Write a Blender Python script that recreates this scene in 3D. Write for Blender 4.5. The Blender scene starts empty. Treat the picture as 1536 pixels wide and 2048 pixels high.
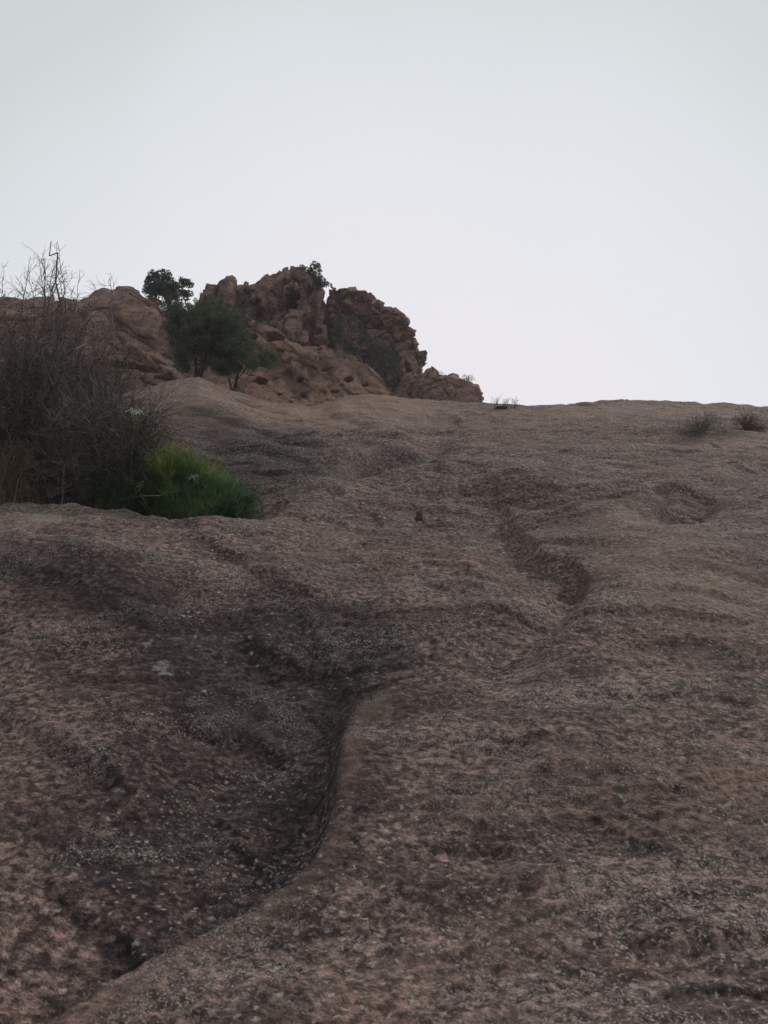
import bpy, math, random
import numpy as np
from mathutils import Vector

SC = bpy.context.scene
rnd = random.Random(7)
R = np.random.RandomState(11)

# ------------------------------------------------------------------ camera, sky, sun, exposure
F = 1600.0                 # focal length in photo pixels (1536 x 2048)
PITCH = math.radians(14.0)
CAM = np.array([0.0, 0.0, 1.35])
cp, sp = math.cos(PITCH), math.sin(PITCH)

cam_d = bpy.data.cameras.new("camera")
cam = bpy.data.objects.new("camera", cam_d)
SC.collection.objects.link(cam)
SC.camera = cam
cam.location = CAM
cam.rotation_euler = (math.radians(90) + PITCH, 0, 0)
cam_d.sensor_fit = 'VERTICAL'
cam_d.sensor_height = 36.0
cam_d.lens = 36.0 * F / 2048.0
cam_d.clip_start = 0.05
cam_d.clip_end = 3000
cam_d.dof.use_dof = True
cam_d.dof.focus_distance = 16.0
cam_d.dof.aperture_fstop = 10.0

SUN_EL, SUN_ROT = math.radians(40), math.radians(48)
W = bpy.data.worlds.new("World")
SC.world = W
W.use_nodes = True
wn, wl = W.node_tree.nodes, W.node_tree.links
wn.clear()
out = wn.new('ShaderNodeOutputWorld'); bg = wn.new('ShaderNodeBackground')
bg.inputs['Strength'].default_value = 0.1
sky = wn.new('ShaderNodeTexSky'); sky.sky_type = 'NISHITA'; sky.sun_disc = False
sky.sun_elevation = SUN_EL; sky.sun_rotation = SUN_ROT
tc = wn.new('ShaderNodeTexCoord')
dot = wn.new('ShaderNodeVectorMath'); dot.operation = 'DOT_PRODUCT'
GL = Vector((0.02, 0.965, 0.18)).normalized()       # the bright, thin part of the cloud deck
dot.inputs[1].default_value = GL
wl.new(tc.outputs['Generated'], dot.inputs[0])
nz = wn.new('ShaderNodeTexNoise'); nz.inputs['Scale'].default_value = 2.6; nz.inputs['Detail'].default_value = 5
nz.inputs['Roughness'].default_value = 0.45; nz.inputs['Distortion'].default_value = 0.3
wl.new(tc.outputs['Generated'], nz.inputs['Vector'])
ma = wn.new('ShaderNodeMath'); ma.operation = 'MULTIPLY_ADD'; ma.inputs[1].default_value = 0.09
wl.new(nz.outputs['Fac'], ma.inputs[0]); wl.new(dot.outputs['Value'], ma.inputs[2])
rp = wn.new('ShaderNodeValToRGB')
el = rp.color_ramp.elements
el[0].position = 0.0; el[0].color = (0.42, 0.46, 0.475, 1)
el[1].position = 1.0; el[1].color = (0.88, 0.855, 0.885, 1)
for p_, c_ in ((0.70, (0.62, 0.65, 0.66)), (0.815, (0.665, 0.705, 0.715)), (0.875, (0.755, 0.79, 0.815)), (0.94, (0.81, 0.835, 0.87))):
    e = el.new(p_); e.color = (*c_, 1)
wl.new(ma.outputs[0], rp.inputs['Fac'])
sc10 = wn.new('ShaderNodeVectorMath'); sc10.operation = 'SCALE'; sc10.inputs['Scale'].default_value = 9.9
wl.new(rp.outputs['Color'], sc10.inputs[0])
mx = wn.new('ShaderNodeMix'); mx.data_type = 'RGBA'; mx.inputs['Factor'].default_value = 0.96
wl.new(sky.outputs['Color'], mx.inputs['A']); wl.new(sc10.outputs[0], mx.inputs['B'])
wl.new(mx.outputs['Result'], bg.inputs['Color']); wl.new(bg.outputs[0], out.inputs[0])

sun_d = bpy.data.lights.new("sun", 'SUN')
sun = bpy.data.objects.new("sun", sun_d); SC.collection.objects.link(sun)
sun_d.energy = 1.5; sun_d.angle = math.radians(12); sun_d.color = (1.0, 0.94, 0.86)
sd = Vector((math.sin(SUN_ROT) * math.cos(SUN_EL), math.cos(SUN_ROT) * math.cos(SUN_EL), math.sin(SUN_EL)))
sun.rotation_euler = sd.to_track_quat('Z', 'Y').to_euler()
sun.location = (20, 10, 40)

vs = SC.view_settings
vs.view_transform = 'Standard'; vs.look = 'None'; vs.gamma = 1.0; vs.exposure = 0.0
vs.use_curve_mapping = False
SC.cycles.max_bounces = 5
SC.cycles.use_denoising = True

# ------------------------------------------------------------------ helpers
def project(x, y, z):
    dz = z - CAM[2]
    dep = y * cp + dz * sp
    dep = np.maximum(dep, 0.05)
    up = -y * sp + dz * cp
    return 768 + F * x / dep, 1024 - F * up / dep

def at(u, v, y):
    """world point on the ray of photo pixel (u, v) at forward distance y"""
    a = (1024 - v) / F
    dy = cp - a * sp; dz = sp + a * cp; dx = (u - 768) / F
    s = y / dy
    return np.array([dx * s, y, CAM[2] + dz * s])

PERM = np.random.RandomState(5).permutation(256)
PERM = np.concatenate([PERM, PERM, PERM]).astype(np.int32)
G3 = np.random.RandomState(6).normal(size=(256, 3)); G3 /= np.linalg.norm(G3, axis=1)[:, None]
G3 = G3.astype(np.float32)
GA, GB, GC = (np.ascontiguousarray(G3[:, i]) for i in range(3))

def pn(x, y, z=None):
    """gradient noise about -0.7..0.7"""
    x = np.asarray(x, np.float32); y = np.asarray(y, np.float32)
    x0 = np.floor(x); y0 = np.floor(y)
    fx = x - x0; fy = y - y0
    xi = x0.astype(np.int32) & 255; yi = y0.astype(np.int32) & 255
    sx = fx * fx * fx * (fx * (fx * 6 - 15) + 10); sy = fy * fy * fy * (fy * (fy * 6 - 15) + 10)
    if z is None:
        def g(ix, iy, dx, dy):
            h = PERM[PERM[ix] + iy]
            return G3[h, 0] * dx + G3[h, 1] * dy
        a = g(xi, yi, fx, fy); b = g((xi + 1) & 255, yi, fx - 1, fy)
        c = g(xi, (yi + 1) & 255, fx, fy - 1); d = g((xi + 1) & 255, (yi + 1) & 255, fx - 1, fy - 1)
        return (a + sx * (b - a)) * (1 - sy) + (c + sx * (d - c)) * sy
    z = np.asarray(z, np.float32)
    z0 = np.floor(z); fz = z - z0; zi = z0.astype(np.int32) & 255
    sz = fz * fz * fz * (fz * (fz * 6 - 15) + 10)
    def g3(ix, iy, iz, dx, dy, dz):
        h = PERM.take(PERM.take(PERM.take(ix) + iy) + iz)
        return GA.take(h) * dx + GB.take(h) * dy + GC.take(h) * dz
    x1 = (xi + 1) & 255; y1 = (yi + 1) & 255; z1 = (zi + 1) & 255
    a = g3(xi, yi, zi, fx, fy, fz); b = g3(x1, yi, zi, fx - 1, fy, fz)
    c = g3(xi, y1, zi, fx, fy - 1, fz); d = g3(x1, y1, zi, fx - 1, fy - 1, fz)
    lo = (a + sx * (b - a)) * (1 - sy) + (c + sx * (d - c)) * sy
    a = g3(xi, yi, z1, fx, fy, fz - 1); b = g3(x1, yi, z1, fx - 1, fy, fz - 1)
    c = g3(xi, y1, z1, fx, fy - 1, fz - 1); d = g3(x1, y1, z1, fx - 1, fy - 1, fz - 1)
    hi = (a + sx * (b - a)) * (1 - sy) + (c + sx * (d - c)) * sy
    return lo + sz * (hi - lo)

def smooth(a, b, x):
    t = np.clip((x - a) / (b - a), 0, 1)
    return t * t * (3 - 2 * t)

def mesh_from(name, verts, faces, smooth_shade=True):
    """faces: (n,3) or (n,4) integer array, or a list of such arrays"""
    if not isinstance(faces, list): faces = [faces]
    faces = [np.asarray(f, np.int32) for f in faces if len(f)]
    verts = np.asarray(verts, np.float32)
    me = bpy.data.meshes.new(name)
    me.vertices.add(len(verts)); me.vertices.foreach_set('co', verts.ravel())
    nl = sum(f.size for f in faces); npoly = sum(len(f) for f in faces)
    me.loops.add(nl); me.polygons.add(npoly)
    me.loops.foreach_set('vertex_index', np.concatenate([f.ravel() for f in faces]))
    sizes = np.concatenate([np.full(len(f), f.shape[1], np.int32) for f in faces])
    starts = np.concatenate([[0], np.cumsum(sizes)[:-1]]).astype(np.int32)
    me.polygons.foreach_set('loop_start', starts)
    me.update(calc_edges=True)
    me.polygons.foreach_set('use_smooth', np.full(npoly, smooth_shade))
    me.update()
    return me

def obj(name, verts, faces, mat, parent=None, origin=None, smooth_shade=True, stuff=False):
    verts = np.asarray(verts, float)
    if parent is not None:
        verts = verts - np.array(parent['_o'])
    elif origin is not None:
        verts = verts - np.array(origin)
    me = mesh_from(name, verts, faces, smooth_shade)
    me.materials.append(mat)
    o = bpy.data.objects.new(name, me); SC.collection.objects.link(o)
    if parent is not None: o.parent = parent
    elif origin is not None: o.location = origin
    if stuff: o['kind'] = 'stuff'
    return o

def tag(o, label, cat, group=None):
    o['label'] = label; o['category'] = cat
    if group: o['group'] = group
    return o

def thing(name, loc, label, cat, group=None):
    o = bpy.data.objects.new(name, None); SC.collection.objects.link(o)
    o.location = loc; o['_o'] = [float(c) for c in loc]
    o.empty_display_size = 0.2
    return tag(o, label, cat, group)

# ------------------------------------------------------------------ node material helper
class NT:
    def __init__(s, name):
        s.m = bpy.data.materials.new(name); s.m.use_nodes = True
        s.n = s.m.node_tree.nodes; s.l = s.m.node_tree.links
        s.b = s.n['Principled BSDF']
        s.g = s.n.new('ShaderNodeNewGeometry')
    def pos(s, scale=(1, 1, 1), rot=(0, 0, 0)):
        mp = s.n.new('ShaderNodeMapping'); mp.inputs['Scale'].default_value = scale
        mp.inputs['Rotation'].default_value = rot
        s.l.new(s.g.outputs['Position'], mp.inputs['Vector']); return mp.outputs[0]
    def noise(s, vec, scale, detail=4, rough=0.55, dist=0.0, out='Fac'):
        t = s.n.new('ShaderNodeTexNoise'); t.inputs['Scale'].default_value = scale
        t.inputs['Detail'].default_value = detail; t.inputs['Roughness'].default_value = rough
        t.inputs['Distortion'].default_value = dist
        s.l.new(vec, t.inputs['Vector']); return t.outputs[out]
    def vor(s, vec, scale, rand=1.0, out='Distance'):
        t = s.n.new('ShaderNodeTexVoronoi'); t.inputs['Scale'].default_value = scale
        t.inputs['Randomness'].default_value = rand
        s.l.new(vec, t.inputs['Vector']); return t.outputs[out]
    def rng(s, v, a, b, c=0.0, d=1.0, smooth=True):
        t = s.n.new('ShaderNodeMapRange'); t.interpolation_type = 'SMOOTHSTEP' if smooth else 'LINEAR'
        for k, x in zip(('From Min', 'From Max', 'To Min', 'To Max'), (a, b, c, d)): t.inputs[k].default_value = x
        s.l.new(v, t.inputs['Value']); return t.outputs[0]
    def math(s, op, a, b):
        t = s.n.new('ShaderNodeMath'); t.operation = op
        for i, x in enumerate((a, b)):
            if isinstance(x, (int, float)): t.inputs[i].default_value = x
            else: s.l.new(x, t.inputs[i])
        return t.outputs[0]
    def mix(s, f, a, b):
        t = s.n.new('ShaderNodeMix'); t.data_type = 'RGBA'
        for k, x in (('Factor', f), ('A', a), ('B', b)):
            if isinstance(x, (int, float)): t.inputs[k].default_value = x
            elif isinstance(x, tuple): t.inputs[k].default_value = (*x, 1)
            else: s.l.new(x, t.inputs[k])
        return t.outputs['Result']
    def attr(s, name):
        t = s.n.new('ShaderNodeAttribute'); t.attribute_name = name; return t.outputs['Fac']
    def bump(s, h, strength, dist):
        t = s.n.new('ShaderNodeBump'); t.inputs['Strength'].default_value = strength
        t.inputs['Distance'].default_value = dist
        s.l.new(h, t.inputs['Height'])
        return t
    def done(s, col, rough=0.9, spec=0.25, normal=None):
        if isinstance(col, tuple): s.b.inputs['Base Color'].default_value = (*col, 1)
        else: s.l.new(col, s.b.inputs['Base Color'])
        s.b.inputs['Roughness'].default_value = rough
        s.b.inputs['Specular IOR Level'].default_value = spec
        if normal is not None: s.l.new(normal, s.b.inputs['Normal'])
        return s.m

def slab_material():
    t = NT('lichened_slab_rock')
    p = t.pos()
    pr = t.pos((0.82, 1.0, 1.0), (0, 0, math.radians(14)))
    big = t.noise(pr, 0.55, 5, 0.6, 0.4)
    mid = t.noise(pr, 4.5, 6, 0.68, 0.3)
    grain = t.noise(p, 38, 5, 0.72)
    fine = t.noise(p, 150, 3, 0.7)
    base = t.mix(t.rng(grain, .38, .66), (0.085, 0.056, 0.050), (0.56, 0.375, 0.318))
    # warmer, rustier areas
    rust = t.rng(t.noise(pr, 1.3, 5, 0.65, 0.5), .5, .68)
    base = t.mix(t.math('MULTIPLY', rust, t.rng(grain, .4, .6, .15, .75)), base, (0.36, 0.215, 0.16))
    # grey-olive lichen crust
    ol = t.rng(t.noise(pr, 2.6, 7, 0.75, 0.8), .47, .62)
    base = t.mix(t.math('MULTIPLY', ol, t.rng(fine, .3, .7, .2, .7)), base, (0.170, 0.120, 0.107))
    # near-black lichen: drawn-out patches, blots and pepper
    ps = t.pos((0.5, 1.0, 1.0), (0, 0, math.radians(10)))
    bl0 = t.rng(t.noise(ps, 3.0, 8, 0.72, 0.7), .48, .57)
    bl1 = t.rng(t.noise(ps, 9, 8, 0.76, 0.5), .475, .55)
    bl2 = t.rng(t.noise(pr, 34, 6, 0.8, 0.3), .50, .60)
    bl = t.math('MAXIMUM', t.math('MULTIPLY', bl0, .72), t.math('MAXIMUM', t.math('MULTIPLY', bl1, .78), t.math('MULTIPLY', bl2, .75)))
    bl = t.math('MULTIPLY', bl, t.rng(big, .30, .60, .5, 1.0))
    bl = t.math('MULTIPLY', bl, t.rng(t.noise(p, 70, 4, .75), .40, .56, .30, 1.0))
    pale = t.attr('pale'); stain_shade = t.attr('stain_shade')
    bl = t.math('MULTIPLY', bl, t.math('SUBTRACT', 1.0, t.math('MULTIPLY', pale, .8)))
    col = t.mix(bl, base, (0.036, 0.025, 0.024))
    sm = t.rng(t.math('ADD', stain_shade, t.math('MULTIPLY', t.math('SUBTRACT', mid, .5), 1.4)), .25, .75)
    col = t.mix(t.math('MULTIPLY', sm, t.rng(grain, .35, .65, .95, .55)), col, (0.030, 0.022, 0.023))  # dark algae colour, also painting shade into the slab's hollows and gully
    col = t.mix(t.math('MULTIPLY', pale, t.rng(mid, .3, .65, .35, .8)), col, (0.44, 0.290, 0.218))
    # pale lichen flecks: small and large rosettes, gathered in drifts
    wob = t.n.new('ShaderNodeVectorMath'); wob.operation = 'MULTIPLY_ADD'
    t.l.new(t.noise(p, 60, 3, 0.6, out='Color'), wob.inputs[0]); wob.inputs[1].default_value = (.03, .03, .03)
    t.l.new(p, wob.inputs[2])
    wv = wob.outputs[0]
    drift = t.noise(pr, 2.2, 5, 0.7, 0.6)
    f1 = t.math('MULTIPLY', t.rng(t.vor(wv, 130), .40, .22), t.rng(drift, .46, .64))
    f2 = t.math('MULTIPLY', t.rng(t.vor(wv, 70), .30, .16), t.rng(t.noise(pr, 1.7, 5, .7, .6), .44, .62))
    f3 = t.math('MULTIPLY', t.rng(t.vor(wv, 34), .24, .12), t.rng(t.noise(pr, .9, 5, .7, .6), .46, .62))
    f4 = t.math('MULTIPLY', t.rng(t.vor(wv, 17), .19, .10), t.rng(t.noise(pr, 1.1, 6, .75, .6), .49, .60))
    fl = t.math('MAXIMUM', t.math('MAXIMUM', f1, f2), t.math('MULTIPLY', t.math('MAXIMUM', f3, f4), .85))
    fl = t.math('MULTIPLY', fl, t.math('SUBTRACT', 1.0, t.math('MULTIPLY', pale, .6)))
    col = t.mix(t.math('MULTIPLY', fl, .8), col, (0.62, 0.56, 0.51))
    crust = t.attr('crust')
    cm = t.rng(t.math('ADD', crust, t.math('MULTIPLY', t.math('SUBTRACT', t.noise(p, 30, 6, .8, .4), .5), 2.6)), .62, .95)
    col = t.mix(t.math('MULTIPLY', cm, .8), col, (0.33, 0.315, 0.275))
    h = t.math('ADD', t.math('ADD', t.math('MULTIPLY', t.noise(pr, 16, 6, .7), 3.4), t.math('MULTIPLY', grain, 1.3)), t.math('MULTIPLY', fine, .45))
    b = t.bump(h, 1.0, 0.016)
    return t.done(col, 0.88, 0.2, b.outputs[0])

def crag_material(name, c_dark, c_mid, c_warm, scale=1.0):
    t = NT(name)
    p = t.pos(); pv = t.pos((1.0, 1.0, .35)); ph = t.pos((.4, .6, 1.6), (0, math.radians(22), 0))
    n1 = t.noise(pv, 1.5 * scale, 6, .65, .6); n2 = t.noise(ph, 2.2 * scale, 6, .68, .8); n3 = t.noise(p, 9, 6, .7)
    col = t.mix(t.rng(n1, .36, .64), c_dark, c_mid)
    col = t.mix(t.math('MULTIPLY', t.rng(n2, .5, .66), .75), col, c_warm)
    col = t.mix(t.math('MULTIPLY', t.rng(n3, .5, .62), .55), col, tuple(c * .38 for c in c_dark))
    col = t.mix(t.math('MULTIPLY', t.rng(t.noise(p, 26, 4, .7), .60, .68), .30), col, (0.34, 0.31, 0.28))
    h = t.math('ADD', t.math('MULTIPLY', t.noise(ph, 5, 7, .7, .5), 1.6), n3)
    b = t.bump(h, 0.9, 0.10)
    return t.done(col, 0.92, 0.15, b.outputs[0])

def leaf_material(name, c1, c2, trans=0.25):
    t = NT(name)
    r = t.g.outputs['Random Per Island']
    n = t.noise(t.pos(), 2.2, 3)
    col = t.mix(r, c1, c2)
    col = t.mix(t.rng(n, .4, .65, 0, .55), col, tuple(c * .6 for c in c1))
    t.done(col, 0.6, 0.3)
    tr = t.n.new('ShaderNodeBsdfTranslucent'); t.l.new(col, tr.inputs['Color'])
    ms = t.n.new('ShaderNodeMixShader'); ms.inputs[0].default_value = trans
    t.l.new(t.b.outputs[0], ms.inputs[1]); t.l.new(tr.outputs[0], ms.inputs[2])
    t.l.new(ms.outputs[0], t.n['Material Output'].inputs[0])
    return t.m

def bark_material(name, c1, c2):
    t = NT(name)
    col = t.mix(t.rng(t.noise(t.pos((1, 1, .4)), 14, 4, .65), .38, .62), c1, c2)
    col = t.mix(t.math('MULTIPLY', t.g.outputs['Random Per Island'], .5), col, c2)
    return t.done(col, 0.85, 0.2)

M_slab = slab_material()
M_dome = crag_material('red_brown_rock', (0.19, 0.115, 0.097), (0.42, 0.255, 0.20), (0.50, 0.28, 0.205))
M_crag = crag_material('purple_brown_rock', (0.145, 0.092, 0.086), (0.38, 0.225, 0.19), (0.54, 0.31, 0.235), 1.4)
M_pit = crag_material('ochre_pitted_rock', (0.22, 0.135, 0.105), (0.47, 0.29, 0.215), (0.54, 0.27, 0.165))
M_soil = NT('dark_hill_soil').done((0.09, 0.07, 0.055), 0.95, 0.1)

# ------------------------------------------------------------------ the slab: a height field authored from the camera's view
TY = np.array([1.15, 1.5, 2, 2.5, 3, 4, 5, 6, 7, 8, 9, 10, 11, 11.8])
TV = np.array([2330, 2040, 1706, 1500, 1362, 1170, 1050, 970, 915, 875, 845, 822, 810, 806])
TZ = CAM[2] + TY * np.tan(PITCH + np.arctan((1024 - TV) / F))
# a slope behind the camera; beyond the crest the ground climbs on gently to the crags, then rolls over
ZY = np.concatenate([[-60, -8, -3, 0], TY, [14, 18, 23, 28, 40, 80, 200]])
ZZ = np.concatenate([[TZ[0] - 20.0, TZ[0] - 3.3, TZ[0] - 1.7, TZ[0] - .5], TZ, TZ[-1] + np.array([.70, 2.0, 3.6, 4.2, 2.0, -9, -60])])

def pchip(x, X, Y):
    h = np.diff(X); d = np.diff(Y) / h
    m = np.zeros_like(Y)
    for i in range(1, len(X) - 1):
        if d[i - 1] * d[i] > 0:
            w1 = 2 * h[i] + h[i - 1]; w2 = h[i] + 2 * h[i - 1]
            m[i] = (w1 + w2) / (w1 / d[i - 1] + w2 / d[i])
    m[0] = d[0]; m[-1] = d[-1]
    i = np.clip(np.searchsorted(X, x) - 1, 0, len(X) - 2)
    t = (x - X[i]) / h[i]
    return ((2 * t**3 - 3 * t**2 + 1) * Y[i] + (t**3 - 2 * t**2 + t) * h[i] * m[i] + (-2 * t**3 + 3 * t**2) * Y[i + 1] + (t**3 - t**2) * h[i] * m[i + 1])

def zbase(y): return pchip(np.clip(y, -60, 200), ZY, ZZ)

def polyd(u, v, pts, reach=1e9):
    """signed distance (positive to the left of the travelling direction, on screen) and 0..1 along"""
    pts = np.array(pts, np.float32)
    for _ in range(2 if len(pts) < 9 else 1):       # round the corners
        a_ = pts[:-1] * .75 + pts[1:] * .25; b_ = pts[:-1] * .25 + pts[1:] * .75
        pts = np.concatenate([pts[:1], np.stack([a_, b_], 1).reshape(-1, 2)[1:-1], pts[-1:]])
    sl = np.hypot(*(np.diff(pts, axis=0).T)); cum = np.concatenate([[0], np.cumsum(sl)]); tot = cum[-1]
    lo = pts.min(0) - reach; hi = pts.max(0) + reach
    m = (u > lo[0]) & (u < hi[0]) & (v > lo[1]) & (v < hi[1])
    D = np.full(u.shape, 1e6, np.float32); Pp = np.zeros(u.shape, np.float32)
    uu = u[m].astype(np.float32); w = v[m].astype(np.float32)
    best = np.full(uu.shape, 1e9, np.float32); sg = np.ones_like(best); par = np.zeros_like(best)
    for i in range(len(pts) - 1):
        ax, ayy = pts[i]; dx, dy = pts[i + 1] - pts[i]
        rx = uu - ax; ry = w - ayy
        t = np.clip((rx * dx + ry * dy) / (dx * dx + dy * dy), 0, 1)
        qx = rx - t * dx; qy = ry - t * dy
        d = np.sqrt(qx * qx + qy * qy); k = d < best
        best = np.where(k, d, best); sg = np.where(k, np.where(dx * qy - dy * qx < 0, 1, -1), sg)
        par = np.where(k, (cum[i] + t * sl[i]) / tot, par)
    D[m] = best * sg; Pp[m] = par
    return D, Pp

def taper(p, a, b):
    return smooth(0, a, p) * smooth(1, 1 - b, p) if (a > 0 and b > 0) else (smooth(0, a, p) if a > 0 else (smooth(1, 1 - b, p) if b > 0 else 1.0))

def gauss(u, v, cu, cv, su, sv, ang=0):
    c, s = math.cos(math.radians(ang)), math.sin(math.radians(ang))
    a = (u - cu) * c + (v - cv) * s; b = -(u - cu) * s + (v - cv) * c
    return np.exp(-0.5 * ((a / su)**2 + (b / sv)**2))

def features(u, v, x, y):
    """rise in photo pixels, as a function of the position on the smooth base slab"""
    D = np.zeros(u.shape, np.float32)
    wu = u + 14 * pn(x * 1.1 / (y * .12 + .6), y * 1.1 / (y * .12 + .6)) + 5 * pn(x * 5, y * 5)
    wv = v + 10 * pn(x * 1.3 / (y * .12 + .6) + 9, y * .9 / (y * .12 + .6) + 4) + 3 * pn(x * 5 + 3, y * 4)
    far = smooth(1000, 900, v)
    # broad forms
    D += 62 * gauss(u, v, 60, 1190, 330, 85, -6)
    D += 30 * gauss(u, v, 950, 1270, 220, 60, 8) * 0.6
    D += 26 * gauss(u, v, 1330, 1170, 150, 70, -25)
    D += -16 * gauss(u, v, 640, 1330, 150, 60, 25)
    D += 22 * gauss(u, v, 1200, 1480, 320, 70, -5)
    D += -16 * gauss(u, v, 1080, 1680, 330, 34, -7)
    D += 18 * gauss(u, v, 1250, 1800, 300, 50, 5)
    # one continuous edge: the right-hand slab stands proud of the gully above and of the scooped hollow below
    E = [(985, 975, 0, 12, 110), (1012, 1010, 18, 13, 130), (1048, 1056, 38, 13, 160), (1082, 1094, 46, 12, 180), (1112, 1112, 36, 12, 190), (1138, 1112, 36, 11, 190),
         (1166, 1144, 48, 13, 220), (1184, 1186, 34, 22, 220), (1156, 1240, 12, 40, 240), (1086, 1294, 8, 45, 260), (1010, 1340, 10, 40, 280), (915, 1370, 10, 36, 310),
         (810, 1380, 8, 30, 350), (738, 1382, 16, 26, 420), (702, 1408, 44, 24, 480), (686, 1460, 88, 24, 520), (677, 1530, 120, 26, 540), 
(670, 1605, 130, 26, 540), (650, 1682, 132, 26, 540),
         (604, 1746, 130, 26, 540), (548, 1792, 128, 26, 540), (470, 1842, 126, 26, 520), (380, 1884, 122, 26, 500), (290, 1926, 118, 26, 480), (190, 1986, 110, 26, 460), (80, 2058, 100, 26, 440), (-60, 2150, 90, 26, 420)]
    E = np.array(E, float); el_ = np.concatenate([[0], np.cumsum(np.hypot(*np.diff(E[:, :2], axis=0).T))]); el_ /= el_[-1]
    d, p = polyd(wu, wv, E[:, :2])
    hh = np.interp(p, el_, E[:, 2]); ww = np.interp(p, el_, E[:, 3]); rr_ = np.interp(p, el_, E[:, 4])
    hol = np.maximum(-d, 0); rim = np.maximum(d, 0)
    D += np.where(d < 0, -hh * (1 - np.exp(-hol / ww)) * smooth(1, .06, hol / rr_), .16 * hh * (1 - np.exp(-rim / 22)) * np.exp(-rim / 110))
    d, p = polyd(wu, wv, [(1120, 1120), (1146, 1170), (1130, 1225), (1070, 1280), (985, 1335), (880, 1370)], 200)
    d = np.clip(d, -900, 900)
    D += -40 * taper(p, .3, .35) * np.exp(-(d / 48)**2)
    # crest of the left rock in front of the shrubs; behind it the ground drops into a gully
    d, p = polyd(wu, wv, [(-420, 1052), (-100, 1058), (60, 1062), (180, 1078), (300, 1090), (420, 1086), (500, 1072), (570, 1050), (640, 1020)])
    near = np.maximum(-d, 0); beh = np.maximum(d, 0)
    k = smooth(1.0, .80, p)
    A_ = np.interp(p, [0, .35, .55, .8, 1], [46, 44, 34, 14, 8])
    D += k * np.where(d < 0, A_ * np.exp(-near / 70), A_ - 105 * smooth(0, 34, beh) * smooth(150, 60, beh) - A_ * smooth(0, 150, beh))
    # rock rising behind the shrubs, up to the pale dome
    D += 14 * far * gauss(u, v, 370, 862, 80, 30, 3)
    D += 20 * far * gauss(u, v, 120, 870, 190, 40, 0)
    D += -16 * gauss(u, v, 420, 905, 55, 18, 30)
    D += 14 * gauss(u, v, 740, 824, 80, 13, -3)
    # rounded creases, lower lip proud: (points, drop above, width, tapers)
    for pts, h, w, lip, *flip in (
        ([(500, 1042), (560, 1008), (640, 985), (720, 968), (790, 955), (835, 946), (868, 902), (905, 900), (945, 898)], 24, 11, 5),
        ([(300, 822), (420, 808), (520, 822), (640, 846)], 9, 6, 2, 1),
        ([(350, 852), (470, 858), (590, 880), (700, 905)], 9, 7, 2, 1),
        ([(420, 905), (540, 902), (660, 922), (730, 925)], 9, 7, 2, 1),
        ([(640, 862), (740, 878), (830, 880)], 8, 6, 2, 1),
        ([(850, 872), (960, 860), (1060, 866)], 6, 6, 2, 1),
        ([(-40, 1430), (90, 1470), (210, 1530), (300, 1545)], 14, 14, 3, 1),
        ([(60, 1690), (150, 1740), (260, 1775), (330, 1830)], 14, 14, 3, 1),
        ([(330, 1395), (420, 1425), (520, 1420), (600, 1450)], 12, 12, 3, 1),
        ([(420, 1560), (500, 1600), (590, 1660), (640, 1665)], 12, 12, 3, 1),
        ([(760, 1500), (900, 1480), (1050, 1500), (1180, 1490)], 9, 12, 3, 1),
        ([(1150, 1400), (1280, 1420), (1420, 1412), (1560, 1440)], 9, 12, 3, 1),
        ([(820, 1700), (940, 1670), (1060, 1690)], 10, 12, 3, 1),
        ([(1230, 1890), (1370, 1910), (1540, 1880)], 12, 14, 3, 1),
        ([(960, 1030), (1060, 1000), (1150, 1010)], 7, 8, 2, 1),
        ([(540, 846), (600, 868), (660, 884), (735, 893), (800, 898), (862, 897)], 7, 6, 2, 1),
        ([(640, 834), (700, 848), (760, 868), (812, 858)], 6, 6, 2, 1),
        ([(1225, 972), (1275, 978), (1315, 996), (1345, 1018)], 13, 9, 3),
        ([(1385, 1040), (1398, 1012), (1440, 990), (1500, 975), (1600, 940)], 16, 12, 3),
        ([(1090, 1330), (1180, 1322), (1280, 1330), (1390, 1350), (1620, 1366)], 11, 14, 3),
        ([(1090, 880), (1170, 868), (1270, 866), (1400, 873), (1600, 893)], 5, 6, 1, 1),
        ([(980, 930), (1080, 920), (1200, 905), (1330, 900)], 4, 6, 1, 1),
        ([(340, 1120), (460, 1150), (560, 1190), (660, 1225)], 13, 14, 4, 1),
        ([(-80, 1195), (60, 1215), (180, 1245), (330, 1290)], 12, 16, 4, 1),
        ([(470, 1275), (560, 1300), (650, 1318), (720, 1320)], 16, 16, 3, 1),
        ([(1050, 1555), (1160, 1568), (1270, 1562)], 9, 12, 3, 1),
        ([(1180, 1668), (1290, 1680), (1380, 1712)], 10, 14, 3, 1),
        ([(980, 1770), (1070, 1790), (1180, 1776)], 10, 14, 3, 1),
        ([(330, 1088), (440, 1106), (560, 1098), (640, 1070)], 9, 9, 3, 1),
        ([(620, 1130), (760, 1120), (900, 1142), (1010, 1180)], 7, 12, 2, 1),
    ):
        d, p = polyd(wu, wv, pts, 130)
        h *= 2.0; lip *= 2.6
        k = taper(p, .25, .2) * (np.abs(d) < 1e5)
        d = np.clip(d, -900, 900)
        up_ = np.maximum(d, 0); dn = np.maximum(-d, 0)
        if flip:      # the step faces the camera
            D += k * np.where(d > 0, h * .55 * (1 - np.exp(-up_ / (w * .35))) * np.exp(-(up_ / (w * 6))**1.3), -h * .25 * (1 - np.exp(-dn / (w * .6))) * np.exp(-(dn / (w * 3))**1.3))
        else:
            D += k * np.where(d > 0, -h * (1 - np.exp(-up_ / w)) * np.exp(-(up_ / (w * 2.6))**1.5), lip * (1 - np.exp(-dn / w)) * np.exp(-dn / (w * 5)))
    D += -56 * gauss(wu, wv, 795, 922, 46, 12, -10)
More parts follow.
